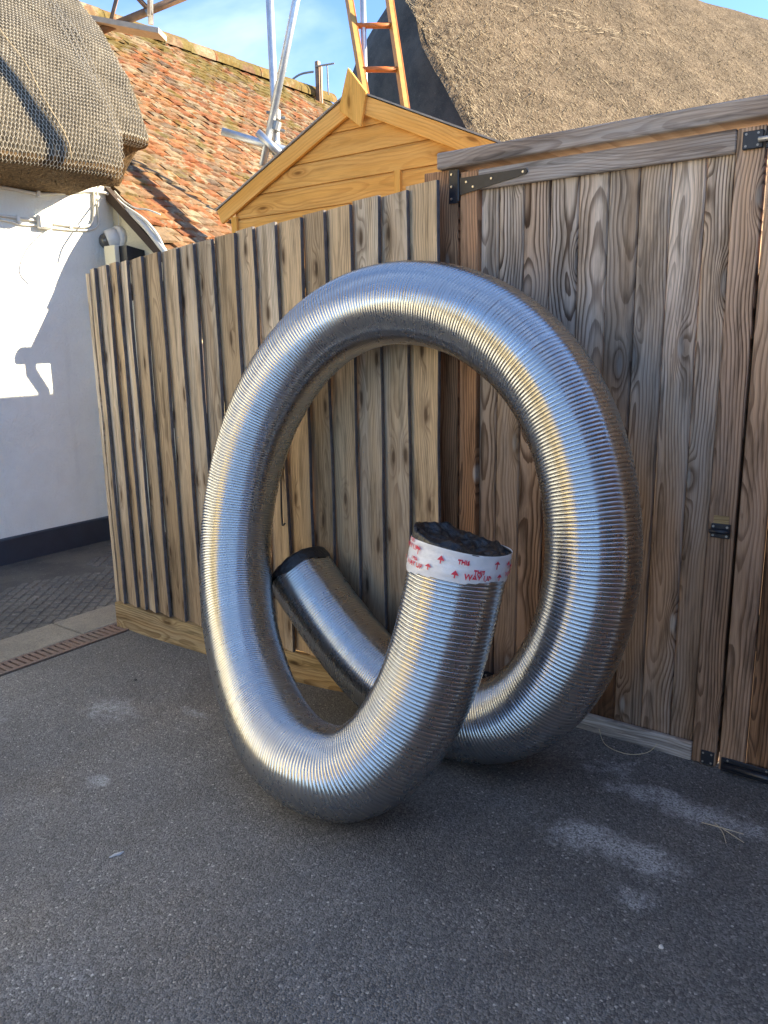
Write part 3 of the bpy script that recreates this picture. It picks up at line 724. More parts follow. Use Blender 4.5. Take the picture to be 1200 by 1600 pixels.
# black plastic stuffed into / over the ends
def bag(name, c, nrm, ref, rad, tiltdir, tilt, amp, skirt, seed, dish=0.0):
    nrm = nrm.normalized(); e1 = (ref-nrm*ref.dot(nrm)).normalized(); e2 = nrm.cross(e1)
    NR, NA = 26, 96; v = []; f = []
    for j in range(NR+1):
        for i in range(NA):
            q = 2*math.pi*i/NA
            if j <= 20: r_ = rad*j/20; zz = 0
            else: r_ = rad*(1.0+0.012*(j-20)/6); zz = -skirt*(j-20)/6*(1+0.35*math.sin(2*q+seed)+0.25*math.sin(5*q))
            x, y = r_*math.cos(q), r_*math.sin(q)
            pv = Vector((x*16, y*16, seed))
            n1 = 1-abs(mnoise.noise(pv))*2.1; n2 = 1-abs(mnoise.noise(pv*2.3+Vector((3, 1, 0))))*2; n3 = mnoise.noise(pv*0.6)
            fall = 1.0 if j <= 20 else max(0, 1-(j-20)/3)
            hgt = amp*(0.55*n1+0.22*n2+0.8*n3)*min(1, fall) if j < 20 else amp*0.25*n2*fall
            hgt -= dish*max(0.0, 1-(min(j, 20)/20)**3)*(1 if j <= 20 else 0)
            hgt += tilt*((x*tiltdir[0]+y*tiltdir[1])/rad)*(1 if j <= 20 else fall)
            rj = 1+(0.012*mnoise.noise(pv*1.7) if j > 18 else 0)
            v.append(tuple(c+e1*x*rj+e2*y*rj+nrm*(hgt+zz)))
    for j in range(NR):
        for i in range(NA):
            i2 = (i+1) % NA; f.append((j*NA+i, j*NA+i2, (j+1)*NA+i2, (j+1)*NA+i))
    return pyd(name, v, f, M['bag'], pp, True)
b1 = bag('plastic_bag', cA+upA*0.004, upA, rgtA, PR+0.0005, (-1.0, 0.35), 0.022, 0.026, 0.004, 2.7, 0.02)
b1['label'] = 'crumpled black plastic stuffed in the taped end'
cB, tB = at_s(LEN)
b2 = bag('plastic_bag', cB+tB*0.006, tB, Vector((0, 0, 1)), PR+0.003, (0.3, 0.2), 0.006, 0.012, 0.038, 8.1)
b2['label'] = 'black plastic wrapped over the lower pipe end'

# ================================================================== LEFT THATCHED COTTAGE
WX = -5.40
co = empty('thatched_cottage', (-5.4, 0, -0.07), 'white thatched cottage with dark navy plinth at the left', 'cottage')
v = []; f = []; ys = [-2.2+0.25*i for i in range(25)]+[3.9]; zs = [0.115+0.28*i for i in range(11)]
for y in ys:
    for z in zs: v.append((WX+0.010*mnoise.noise(Vector((0, y*1.1, z*1.1))), min(y, 3.9), z))
n = len(zs)
for i in range(len(ys)-1):
    for j in range(n-1): f.append((i*n+j, (i+1)*n+j, (i+1)*n+j+1, i*n+j+1))
mb = MB(); mb.v = v; mb.f = f
mb.build('wall', M['white_render'], co, True, fixn=False)
mb = MB(); n = 60; v = []
for i in range(n+1):
    y = -2.19+6.09*i/n; zt = 0.112+0.016*mnoise.noise(Vector((y*1.7, 0, 0)))+0.005*mnoise.noise(Vector((y*9, 2, 0)))
    v += [(WX+0.022, y, -0.12), (WX+0.022+0.004*mnoise.noise(Vector((y*3, 5, 0))), y, zt-0.008), (WX+0.010, y, zt), (WX-0.05, y, zt)]
f = [(i*4+q, (i+1)*4+q, (i+1)*4+q+1, i*4+q+1) for i in range(n) for q in range(3)]
mb.add(v, f); mb.build('plinth', M['plinth'], co, fixn=False)
# thatch cross-sections: soffit -> lip -> outer slope -> ridge -> back
prof_main = [(-5.42, 2.50), (-5.20, 2.52), (-4.95, 2.54), (-4.86, 2.55), (-4.80, 2.59), (-4.785, 2.66), (-4.81, 2.75), (-4.89, 2.93), (-5.00, 3.12), (-5.16, 3.36), (-5.36, 3.63), (-5.66, 3.98), (-6.2, 4.62), (-6.9, 5.45), (-7.35, 5.95), (-7.6, 6.05), (-7.9, 5.9), (-9.9, 2.7), (-9.4, 2.6)]
prof_tip = [(-5.42, 2.60), (-5.30, 2.68), (-5.20, 2.80), (-5.12, 2.855), (-5.02, 2.862), (-4.975, 2.89), (-4.985, 2.96), (-5.02, 3.05), (-5.08, 3.18), (-5.20, 3.40), (-5.38, 3.65), (-5.67, 3.98), (-6.2, 4.62), (-6.9, 5.45), (-7.35, 5.95), (-7.6, 6.05), (-7.9, 5.9), (-9.9, 2.7), (-9.4, 2.6)]
def lerp_prof(a, b, t): return [(p[0]+(q[0]-p[0])*t, p[1]+(q[1]-p[1])*t) for p, q in zip(a, b)]
def fine(pr, k):
    sp = spline([(p[0], 0, p[1]) for p in pr], k); return [(q.x, q.z) for q in sp]
def thatch_sec(y):
    if y < 3.56: return prof_main
    if y < 3.70: return lerp_prof(prof_main, prof_tip, (y-3.56)/0.14)
    return prof_tip
ys = [-2.19, -1.5, -0.8, -0.3]+[0.05*i for i in range(0, 80)]+[3.965, 3.985]
ys = sorted(set(ys)); rows = []
KF = 6
for y in ys:
    pr = fine(thatch_sec(y), KF); row = []
    shrink = 0.03 if y == ys[-1] else 0
    for i, (x, z) in enumerate(pr):
        nz = mnoise.noise(Vector((x*3.5, y*3.5, z*3.5)))*0.022+mnoise.noise(Vector((x*14, y*14, z*14)))*0.008+0.02*mnoise.noise(Vector((0, y*1.1, z*0.6)))
        row.append((x+nz*0.8-shrink, y+(nz if y > 3.9 else 0), z+nz*0.5-shrink*0.3))
    rows.append(row)
n = len(rows[0]); v = [p for r_ in rows for p in r_]
fo, fu = [], []
for i in range(len(rows)-1):
    for j in range(n-1): fo.append((i*n+j, (i+1)*n+j, (i+1)*n+j+1, i*n+j+1))
# end cap as a fan of quads to the profile centroid
last = (len(rows)-1)*n
v.append((-6.9, 3.93, 3.6)); cidx = len(v)-1
fo += [(last+j, last+j+1, cidx) for j in range(n-1)]
mb = MB(); mb.v = v; mb.f = fo
th_o = mb.build('thatch', M['thatch_old'], co, True)
th_o.data.materials.append(M['thatch_under'])
for p in th_o.data.polygons:
    if p.normal.z < -0.35 and p.center.z < 3.0: p.material_index = 1
# hexagonal wire netting draped over the outer thatch
def outer(y, u):
    """u: metres up the outer face from the lip"""
    pr = SECS[min(int(round((y-1.0)/0.05)), len(SECS)-1)]
    i = np.searchsorted(pr[0], u)-1; i = max(0, min(i, len(pr[0])-2))
    t_ = (u-pr[0][i])/(pr[0][i+1]-pr[0][i])
    x = pr[1][i][0]*(1-t_)+pr[1][i+1][0]*t_; z = pr[1][i][1]*(1-t_)+pr[1][i+1][1]*t_
    dx, dz = pr[1][i+1][0]-pr[1][i][0], pr[1][i+1][1]-pr[1][i][1]; m = math.hypot(dx, dz)
    nx, nz_ = dz/m, -dx/m
    nz = mnoise.noise(Vector((x*3.5, y*3.5, z*3.5)))*0.022+0.02*mnoise.noise(Vector((0, y*1.1, z*0.6)))
    return Vector((x+nz*0.8+nx*0.012, y, z+nz*0.5+nz_*0.012)), Vector((nx, 0, nz_))
SECS = []
for i in range(61):
    y = 1.0+0.05*i; pr = fine(thatch_sec(y), KF)[3*KF:13*KF+1]
    L = [0]
    for k in range(1, len(pr)): L.append(L[-1]+math.hypot(pr[k][0]-pr[k-1][0], pr[k][1]-pr[k-1][1]))
    SECS.append((L, pr))
mb = MB(); hw = 0.025; hh = 0.031
def ribbon(p, q, w, nrm):
    d = (q-p).normalized(); s_ = d.cross(nrm).normalized()*w*0.5; n_ = nrm*w*0.5
    mb.add([p-s_, p+s_, p+n_, q-s_, q+s_, q+n_], [(0, 2, 5, 3), (2, 1, 4, 5)])
ny = int((3.96-1.2)/hw); nu = int(2.1/hh)
for i in range(ny):
    for j in range(nu):
        y0 = 1.2+i*hw+(hw/2 if j % 2 else 0)+0.012*mnoise.noise(Vector((i*0.13, j*0.11, 3))); u0 = 0.02+j*hh+0.010*mnoise.noise(Vector((i*0.12, j*0.12, 8)))
        a0, nA = outer(y0, u0); a1, _ = outer(y0, u0+hh*0.52)
        l, _ = outer(y0-hw/2, u0+hh); r_, _ = outer(min(y0+hw/2, 3.96), u0+hh)
        ribbon(a0, a1, 0.0046, nA); ribbon(a1, l, 0.0034, nA); ribbon(a1, r_, 0.0034, nA)
o = mb.build('wire_netting', M['wire'], co, fixn=False); tag(o, kind='stuff')
mb = MB()
for (ya, yb) in ((2.86, 3.17), (2.3, 2.5)):      # twisted joins of the netting
    pts = [outer(ya+(yb-ya)*k/24+0.01*math.sin(k*0.9), 2.0-1.9*k/24)[0]+Vector((0.008, 0, 0.004)) for k in range(25)]
    mb.tube(pts, 0.0026, 6)
o = mb.build('netting_seam', M['straw'], co, True)
# straw stubble
mb = MB()
for i in range(5200):
    y = random.uniform(1.3, 3.95); u = random.uniform(0.0, 2.1)
    p, nn = outer(y, u); p -= nn*0.012
    d = Vector((nn.z, random.uniform(-.25, .25), -nn.x))*0.9+nn*random.uniform(0.25, 0.8); d.normalize()
    L = random.uniform(0.012, 0.03); s_ = d.cross(nn).normalized()*0.0022
    mb.add([p-s_, p+s_, p+d*L], [(0, 1, 2)])
for i in range(1500):                             # cut ends hanging under the lip
    y = random.uniform(1.3, 3.6); t_ = random.random()
    p = Vector((-4.81-0.35*t_, y, 2.575-0.04*t_)); d = Vector((random.uniform(-.1, .35), random.uniform(-.2, .2), -1)).normalized()
    s_ = Vector((0.002, 0.0025, 0)); mb.add([p-s_, p+s_, p+d*random.uniform(.012, .035)], [(0, 1, 2)])
o = mb.build('straw_stubble', M['thatch_under'], co, fixn=False); tag(o, kind='stuff')

# cables, junction box, wall camera
def cable(name, pts, r, label, mat='cable', clips=(), group=None):
    mb = MB(); mb.tube(spline(pts, 8), r, 8)
    o = mb.build(name, M[mat], None, True); tag(o, label, 'cable', group)
    for c in clips:
        mb = MB(); mb.box(c[0]-0.006, c[0]+r+0.004, c[1]-0.012, c[1]+0.012, c[2]-r-.012, c[2]+r+.012); mb.build('clip', M['white_plastic'], o, bevel=0.003)
    return o
wx = WX+0.016
cable('cable', [(wx, 1.0, 2.50), (wx, 2.2, 2.502), (wx, 3.02, 2.495), (wx, 3.29, 2.488), (wx, 3.5, 2.52), (wx, 3.70, 2.56), (wx+.01, 3.84, 2.56), (wx+.06, 3.872, 2.53), (-5.22, 3.878, 2.46), (-5.0, 3.878, 2.34), (-4.86, 3.875, 2.22), (-4.78, 3.87, 2.10)], 0.011,
      'thick painted cable high under the thatch, turning down the tiled verge', clips=((wx, 3.29, 2.488), (wx, 2.6, 2.5)))
cable('cable', [(wx, 1.0, 2.318), (wx, 2.6, 2.318), (wx, 3.0, 2.313), (wx, 3.26, 2.306), (wx, 3.5, 2.298), (wx, 3.62, 2.30), (wx, 3.70, 2.33), (wx, 3.725, 2.40), (wx, 3.735, 2.50), (wx, 3.74, 2.56)], 0.009,
      'upper of two thin painted cables running to the junction box', clips=((wx, 3.12, 2.305), (wx, 3.52, 2.298)))
cable('cable', [(wx, 1.0, 2.29), (wx, 2.6, 2.288), (wx, 3.0, 2.285), (wx, 3.14, 2.27), (wx, 3.26, 2.275), (wx, 3.4, 2.268), (wx, 3.56, 2.272), (wx, 3.68, 2.285), (wx, 3.755, 2.33), (wx, 3.765, 2.42), (wx, 3.768, 2.56)], 0.007,
      'lower of two thin painted cables running to the junction box')
cable('cable', [(wx+.02, 3.375, 2.275), (wx+.05, 3.30, 2.22), (wx+.05, 3.20, 2.11), (wx+.04, 3.145, 1.98), (wx+.02, 3.185, 1.89)], 0.0035, 'thin loose cable looping down the wall below the junction box')
cable('cable', [(-5.30, 3.86, 2.57), (-5.15, 3.83, 2.475), (-5.02, 3.83, 2.415), (-4.93, 3.86, 2.40), (-4.84, 3.9, 2.36)], 0.006, 'slack pale cable hanging along the edge of the clay tiles')
cable('cable', [(-5.33, 3.88, 2.55), (-5.318, 3.885, 2.45), (-5.31, 3.885, 2.36), (-5.325, 3.885, 2.31)], 0.004, 'thin cable dropping to the dome camera on the cream wall')
jb = empty('junction_box', (wx, 3.30, 2.26), 'small square white junction box on the white wall', 'junction box')
mb = MB(); mb.box(WX+0.012, WX+0.052, 3.255, 3.355, 2.255, 2.345); mb.build('box', M['white_plastic'], jb, bevel=0.006)
mb = MB(); mb.box(WX+0.0525, WX+0.058, 3.262, 3.348, 2.262, 2.338); mb.build('lid', M['cable'], jb, bevel=0.002)
sc = empty('security_camera', (-5.39, 3.86, 2.22), 'white dome security camera with smoked dome on the cream wall', 'security camera')
def disc_stack(axis0, d, rings, seg=28):
    mb = MB(); pts = [Vector(axis0)+Vector(d).normalized()*h for h, _ in rings]; mb.tube(pts, 0.1, seg, True, [r_ for _, r_ in rings]); return mb
dv = Vector((-0.50, -0.80, -0.30)).normalized(); c0 = Vector((-5.335, 3.89, 2.245))
disc_stack((-5.335, 3.899, 2.245), (0, -1, 0), [(0, 0.085), (0.02, 0.085), (0.04, 0.080)]).build('base', M['white_plastic'], sc, True)
disc_stack(c0, dv, [(0.0, 0.070), (0.035, 0.080), (0.075, 0.080), (0.090, 0.074), (0.092, 0.062)]).build('housing', M['white_plastic'], sc, True)
disc_stack(c0+dv*0.088, dv, [(0.0, 0.060), (0.02, 0.058), (0.04, 0.050), (0.055, 0.036), (0.063, 0.018), (0.065, 0.004)]).build('dome', M['dark_glass'], sc, True)
wb = empty('wall_box', (-5.2, 3.84, 2.0), 'cream square light box with dark side below the dome camera', 'wall box')
mb = MB(); mb.box(-5.265, -5.135, 3.70, 3.74, 2.015, 2.160); mb.build('front', M['cream_box'], wb, bevel=0.004)
mb = MB(); mb.prism([(3.741, 2.02), (3.741, 2.155), (3.898, 2.13), (3.898, 2.04)], 'x', -5.255, -5.05); mb.build('body', M['black_iron'], wb)

# ================================================================== TILED EXTENSION
ex = empty('tiled_outbuilding', (-6.5, 7, -0.07), 'low cream building with mossy orange clay tile roof behind the fence', 'building')
mb = MB(); mb.add([(-5.41, 3.90, -0.1), (-4.68, 3.90, -0.1), (-4.68, 3.90, 1.96), (-5.41, 3.90, 2.58)], [(0, 1, 2, 3)])
mb.add([(-4.68, 3.90, -0.1), (-4.68, 10.0, -0.1), (-4.68, 10.0, 1.96), (-4.68, 3.90, 1.96)], [(0, 1, 2, 3)])
mb.build('wall', M['cream_render'], ex, fixn=False)
RX, RZ, EX, EZ, Y0, Y1 = -8.2, 4.97, -4.57, 1.92, 3.90, 9.95
sd = Vector((RX-EX, 0, RZ-EZ)); SL = sd.length; sd.normalize(); sn = Vector((-sd.z, 0, sd.x)) if sd.x > 0 else Vector((sd.z, 0, -sd.x))
mb = MB(); k = sn*0.02
mb.add([Vector((EX, Y0, EZ))-k, Vector((EX, Y1, EZ))-k, Vector((RX, Y1, RZ))-k, Vector((RX, Y0, RZ))-k,
        Vector((EX, Y0, EZ))-k*4, Vector((EX, Y1, EZ))-k*4, Vector((RX, Y1, RZ))-k*4, Vector((RX, Y0, RZ))-k*4, (2*RX-EX, Y1, EZ), (2*RX-EX, Y0, EZ)],
       [(0, 1, 2, 3), (7, 6, 5, 4), (0, 4, 5, 1), (0, 3, 7, 4), (2, 1, 5, 6), (3, 2, 8, 9)])
mb.build('roof_deck', M['under_tile'], ex, fixn=False)
def tile_mesh(seed):
    rnd = random.Random(seed); W, L, H = 0.162, 0.205, 0.020; cm = rnd.uniform(0.006, 0.018); v = []
    for j, s_ in enumerate((0, L)):
        for i in range(4):
            a_ = -W/2+W*i/3; h = -cm*((2*i/3-1)**2)+rnd.uniform(-.002, .002)
            v.append((a_, s_+(rnd.uniform(-.006, .006) if j == 0 else 0), h)); 
    v += [(x, y, z-H) for x, y, z in v]
    f = [(i, i+1, 5+i, 4+i) for i in range(3)]+[(8+i+1, 8+i, 12+i, 12+i+1) for i in range(3)]
    f += [(8+i, 8+i+1, i+1, i) for i in range(3)]+[(0, 4, 12, 8), (7, 3, 11, 15)]
    return v, f
TM = [tile_mesh(s_) for s_ in range(8)]
TMe = []
for v, f in TM:
    me = bpy.data.meshes.new('tile'); me.from_pydata(v, [], f); me.update(); me.materials.append(M['tile']); TMe.append(me)
pl = []
gauge = 0.098; tw = 0.167
for c in range(int(SL/gauge)):
    off = (tw/2 if c % 2 else 0)
    for j in range(int((Y1-Y0)/tw)+1):
        y = Y0+0.02+tw/2+off+j*tw
        if y > Y1-0.05: continue
        base = Vector((EX, 0, EZ))+sd*(c*gauge)
        sag = 0.025*mnoise.noise(Vector((y*0.5, c*0.08, 0)))
        p = Vector((base.x, y, base.z))+sn*(0.030+sag+random.uniform(-.004, .006))-sd*random.uniform(-.006, .010)
        pl.append((p, c, j))
pv = fw
def shows(p):
    d = p-CAM; zc = d.dot(fw); x = 600+1225*d.dot(r2)/zc; y = 800-1225*d.dot(u2)/zc
    vis = (x > 188 and y < 392-(x-190)*0.25 and y < 345-(x-355)*1.05 if x > 300 else x > 205 and y < 390) and not (y < 220 and x < 120+y*0.52+30)
    return vis, zc
order = sorted([(zc if vis else 1e6+zc, i) for i, (vis, zc) in enumerate([shows(q[0]) for q in pl])])
single = set(i for _, i in order[:300])
mass = MB()
Xax = Vector((0, 1, 0))
for i, (p, c, j) in enumerate(pl):
    tilt = R(random.uniform(5.5, 11)); yaw = R(random.uniform(-3, 3)); rol = R(random.uniform(-4, 4))
    Rm = Matrix((Xax, sd, sn)).transposed()
    Rl = Matrix.Rotation(yaw, 3, 'Z') @ Matrix.Rotation(-tilt, 3, 'X') @ Matrix.Rotation(rol, 3, 'Y')
    Mx = (Rm @ Rl)
    if i in single:
        o = bpy.data.objects.new('tile', TMe[i % 8]); col.objects.link(o); o.parent = ex
        Mw = Mx.to_4x4(); Mw.translation = p-ex.location; o.matrix_local = Mw
    else:
        v, f = TM[i % 8]; mass.add([p+Mx @ Vector(q) for q in v], f)
o = mass.build('tiles', M['tile_mass'], ex, fixn=False); tag(o, kind='stuff')
y = Y0+0.05; k = 0
while y < Y1-0.1:
    L = 0.40; mb = MB(); rr_ = 0.135+random.uniform(-.004, .004); dz = random.uniform(-.008, .008)
    v = []; N = 10
    for e_, yy in enumerate((y+0.004, y+L-0.012)):
        for rad in (rr_+(0.010 if e_ else 0), rr_-0.018+(0.010 if e_ else 0)):
            for a_ in range(N+1):
                q = R(200)*a_/N-R(10); v.append((RX+math.cos(q)*rad, yy, RZ-0.035+dz+math.sin(q)*rad))
    n = N+1; f = []
    for a_ in range(N):
        f += [(a_, a_+1, 2*n+a_+1, 2*n+a_), (n+a_+1, n+a_, 3*n+a_, 3*n+a_+1), (a_+1, a_, n+a_, n+a_+1), (2*n+a_, 2*n+a_+1, 3*n+a_+1, 3*n+a_)]
    mb.add(v, f); o = mb.build('ridge_tile', M['tile'], ex, origin=(RX, y, RZ)); y += L; k += 1
# loose verge edge: dark mortar and boards under the end tiles
mb = MB(); mb.prism([(EX, EZ-0.02), (EX+.02, EZ-.10), (-5.42, 2.535), (-5.42, 2.63)], 'y', Y0-0.05, Y0-0.002); mb.build('verge_board', M['under_tile'], ex)
mb = MB(); mb.tube(spline([(-5.2, 3.88, 2.43), (-5.0, 3.872, 2.30), (-4.85, 3.868, 2.165), (-4.76, 3.866, 2.08)], 6), 0.022, 10); mb.build('pipe', M['cable'], ex, True)

# aerial mast beyond the ridge
am = empty('aerial_mast', (-8.0, 9.6, 4.6), 'thin brown post with brackets poking up behind the tiled ridge', 'mast')
mb = MB(); mb.box(-8.045, -7.99, 9.43, 9.485, 4.5, 5.36); mb.box(-7.97, -7.945, 9.44, 9.47, 4.5, 5.30); mb.build('post', M['rust_tube'], am)
mb = MB(); mb.tube([(-8.02, 9.40, 5.28), (-7.76, 9.52, 5.30)], 0.012, 6); mb.tube(spline([(-8.05, 9.40, 5.22), (-8.25, 9.32, 5.20), (-8.42, 9.22, 5.08)], 5), 0.014, 6); mb.tube([(-7.86, 9.48, 5.3), (-7.85, 9.48, 4.9)], 0.01, 6); mb.build('bracket', M['coupler'], am)

# ================================================================== SHED
SY = 3.30
sh = empty('shed', (-2.55, SY, 0), 'new golden timber shed gable rising behind the fence', 'shed')
AX, AZ, HW, PZ = -2.545, 2.612, 0.982, 0.435     # apex, half width, rise
EVZ = AZ-PZ; slope = PZ/HW
def roofz(x): return AZ-abs(x-AX)*slope
bl = [-0.05+0.1135*i for i in range(24)]
bl = [z+(2.239-bl[20]) for z in bl]
WH = HW-0.085
for i in range(len(bl)):
    z0, z1 = bl[i], min(bl[i]+0.1115, AZ-0.038)
    if z0 > AZ-0.07: break
    if z0 < -0.02: z0 = -0.02
    def xlim(z): return min(WH, (AZ-0.035-z)/slope) if z > EVZ-0.03 else WH
    xa, xb = xlim(z0), max(xlim(z1), 0.0)
    mb = MB()
    prof = [(-xa, z0), (xa, z0), (xb+0.001, z1), (-xb-0.001, z1)]
    # shiplap: a shallow cove along the top edge of each board
    c = 0.010; xc = max(xlim(z1-0.012), 0.001)
    vv = []
    for (x_, z_, y_) in ((-xa, z0, -0.012), (xa, z0, -0.012), (xc, z1-0.012, -0.012), (-xc, z1-0.012, -0.012), (-xb-.001, z1, -0.004), (xb+.001, z1, -0.004), (-xa, z0, 0.004), (xa, z0, 0.004), (xb+.001, z1, 0.004), (-xb-.001, z1, 0.004)):
        vv.append((AX+x_, SY+y_, z_))
    mb.add(vv, [(0, 1, 2, 3), (3, 2, 5, 4), (6, 9, 8, 7), (0, 6, 7, 1), (4, 5, 8, 9), (1, 7, 8, 5, 2), (0, 3, 4, 9, 6)])
    mb.build('cladding_board', M['shed'], sh, origin=(AX-xa, SY, z0))
for sgn in (-1, 1):          # barge boards
    d = Vector((sgn*HW, 0, -PZ)).normalized(); nrm = Vector((sgn*PZ, 0, HW)).normalized()
    a_ = Vector((AX, 0, AZ+0.012)); b_ = a_+d*(HW/abs(d.x)+0.02)
    mb = MB(); w = 0.080
    P = [a_, b_, b_-nrm*w, Vector((AX, 0, (a_-nrm*w).z-abs((a_-nrm*w).x-AX)*0+0.0))]
    P[3] = Vector((AX, 0, AZ+0.012-w/nrm.z))
    mb.prism([(q.x+(0.0008*sgn), q.z) for q in P], 'y', SY-0.042, SY-0.022)
    o = mb.build('barge_board', M['shed'], sh, bevel=0.002)
    # grain runs down the board: rotate the object frame
    ang = math.atan2(d.z, d.x) if sgn > 0 else math.atan2(-d.z, -d.x)
    Rm = Matrix.Rotation(-ang, 4, 'Y')
    piv = b_ if sgn < 0 else a_; piv = Vector((piv.x, SY, piv.z))
    loc0 = o.location+sh.location
    o.data.transform(Matrix.Translation(loc0-piv)); o.data.transform(Rm.inverted()); o.matrix_local = Matrix.Translation(piv-sh.location) @ Rm
mb = MB(); mb.prism([(AX-0.015, AZ+0.115), (AX+0.092, AZ-0.012), (AX+0.055, AZ-0.16), (AX-0.078, AZ-0.062)], 'y', SY-0.060, SY-0.0425)
mb.v = [(x, y, z) for x, y, z in mb.v]
mb.build('finial', M['shed_v'], sh, bevel=0.002, origin=(AX-.08, SY-.06, AZ-.16))
for x_ in (AX-WH-0.004, AX+WH-0.036):
    mb = MB(); mb.box(x_, x_+0.040, SY-0.030, SY-0.0125, -0.02, roofz(x_+0.02)-0.085); mb.build('corner_trim', M['shed_v'], sh, origin=(x_, SY, 0))
mb = MB(); mb.box(-2.318, -2.284, SY-0.028, SY-0.0125, 1.2, 2.238); mb.build('batten', M['shed_v'], sh, origin=(-2.318, SY, 1.2))
for sgn in (-1, 1):
    mb = MB(); xo = AX+sgn*(HW+0.02)
    mb.add([(AX, SY-0.05, AZ+0.018), (xo, SY-0.05, EVZ+0.006), (xo, SY+2.1, EVZ+0.006), (AX, SY+2.1, AZ+0.018), (AX, SY-0.05, AZ+0.026), (xo, SY-0.05, EVZ+0.015), (xo, SY+2.1, EVZ+0.015), (AX, SY+2.1, AZ+0.026)],
           [(0, 1, 2, 3), (4, 5, 6, 7), (0, 1, 5, 4), (1, 2, 6, 5), (2, 3, 7, 6)])
    mb.build('roof', M['felt'], sh)
    mb = MB(); xs_ = AX+sgn*WH; mb.box(min(xs_, xs_-sgn*0.012), max(xs_, xs_-sgn*0.012), SY+0.005, SY+2.05, -0.02, EVZ-0.005); mb.build('side_wall', M['shed'], sh)
mb = MB(); mb.prism([(AX-WH+.013, -0.02), (AX+WH-.013, -0.02), (AX+WH-.013, EVZ-.01), (AX, AZ-0.03), (AX-WH+.013, EVZ-.01)], 'y', SY+2.03, SY+2.048); mb.build('back_wall', M['shed'], sh)

# ================================================================== RIGHT THATCHED HOUSE
D = Vector((.431, .902, 0)); N_ = Vector((.902, -.431, 0)); R0 = Vector((-5.913, 20.655, 8.94)); HS = 1.35  # whole house scaled up about the camera, baked into ridge point and size factor
def onslope(t, off, lift=0.0):           # off metres out from the ridge towards the lit side
    p = R0-D*(t*HS)+N_*(off*HS); p.z = R0.z-abs(off*HS)*4.6/3.9+lift; return p
hr = empty('thatched_house', (-5, 12, -0.07), 'big brown thatched roof with black netting over its shaded end, right of the ladder', 'house')
def tj(p, a=0.05, s=1.2):
    n_ = mnoise.noise(p*s)*a+mnoise.noise(p*s*4)*a*0.35
    return p+Vector((0.6*N_.x*n_, 0.6*N_.y*n_, 0.8*n_))
# edge of the lit slope at the near end, from eave to ridge: (t, off)
edge = [(6.45, 3.95), (6.60, 3.3), (6.62, 2.75), (6.64, 2.2), (6.62, 1.78), (6.40, 1.25), (5.95, 0.55), (5.4, 0.0)]
es = spline([(a_, b_, 0) for a_, b_ in edge], 5)
rows = []; NT_ = 70
for e_ in es:
    row = []
    for k in range(NT_+1):
        w = k/NT_; t_ = e_.x*(1-w)+(-16)*w if True else 0
        t_ = e_.x-(e_.x+16)*(w**1.6)
        rnd_ = 0.10*math.sin(min(1, (e_.x-t_)/0.5)*math.pi/2)        # rounded near edge
        sag = -1.2*max(0, (t_-2.5)/3.0)**1.5 if e_.y < 0.5 and t_ > 2.5 else 0
        p = onslope(t_, e_.y, -0.10+rnd_+sag*(1-e_.y/0.5)); row.append(tj(p))
    rows.append(row)
n = NT_+1; v = [p for r_ in rows for p in r_]
f = [(i*n+k, i*n+k+1, (i+1)*n+k+1, (i+1)*n+k) for i in range(len(rows)-1) for k in range(NT_)]
mb = MB(); mb.v = [tuple(p) for p in v]; mb.f = f
for p in rows[0]: pass
base = len(mb.v)                                           # underside of the eave and far slope
for p in rows[0]: mb.v.append((p.x-N_.x*0.5, p.y-N_.y*0.5, p.z-0.12))
mb.f += [(k+1, k, base+k, base+k+1) for k in range(NT_)]
b2_ = len(mb.v)
for p in rows[-1]: mb.v.append(tuple(p))
for p in rows[-1]: q = Vector(p)-N_*3.9*HS; mb.v.append((q.x, q.y, 2.7))
mb.f += [(b2_+k+1, b2_+k, b2_+n+k, b2_+n+k+1) for k in range(NT_)]
mb.build('thatch', M['thatch_new'], hr, True, fixn=False)
# netted near end, bulging between the lit edge and the left silhouette
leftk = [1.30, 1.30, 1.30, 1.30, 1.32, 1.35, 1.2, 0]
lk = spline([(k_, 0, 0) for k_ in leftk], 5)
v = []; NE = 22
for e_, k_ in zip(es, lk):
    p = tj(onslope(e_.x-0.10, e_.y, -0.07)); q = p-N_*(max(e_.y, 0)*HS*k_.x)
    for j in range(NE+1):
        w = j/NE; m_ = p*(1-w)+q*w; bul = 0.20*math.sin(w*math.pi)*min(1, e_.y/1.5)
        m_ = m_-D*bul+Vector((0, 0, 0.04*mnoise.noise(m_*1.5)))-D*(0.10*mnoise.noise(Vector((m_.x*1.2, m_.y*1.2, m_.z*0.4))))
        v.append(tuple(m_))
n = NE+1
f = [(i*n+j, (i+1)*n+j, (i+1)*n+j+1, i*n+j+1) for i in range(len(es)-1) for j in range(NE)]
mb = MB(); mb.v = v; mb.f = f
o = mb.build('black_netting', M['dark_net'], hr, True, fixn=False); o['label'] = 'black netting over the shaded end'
base_l = onslope(6.45, 3.5); 
mb = MB(); c1 = onslope(6.3, 3.4); c2 = onslope(6.3, -1.2); c3 = onslope(-16, 3.4)
mb.add([(c1.x, c1.y, -.1), (c3.x, c3.y, -.1), (c3.x, c3.y, 2.9), (c1.x, c1.y, 2.9), (c2.x, c2.y, -.1), (c2.x, c2.y, 2.9)], [(0, 1, 2, 3), (4, 0, 3, 5)])
mb.build('wall', M['white_render'], hr, fixn=False)
mb = MB()
sn2 = (N_*4.6+Vector((0, 0, 3.9))).normalized(); dn2 = (N_*3.9-Vector((0, 0, 4.6))).normalized()
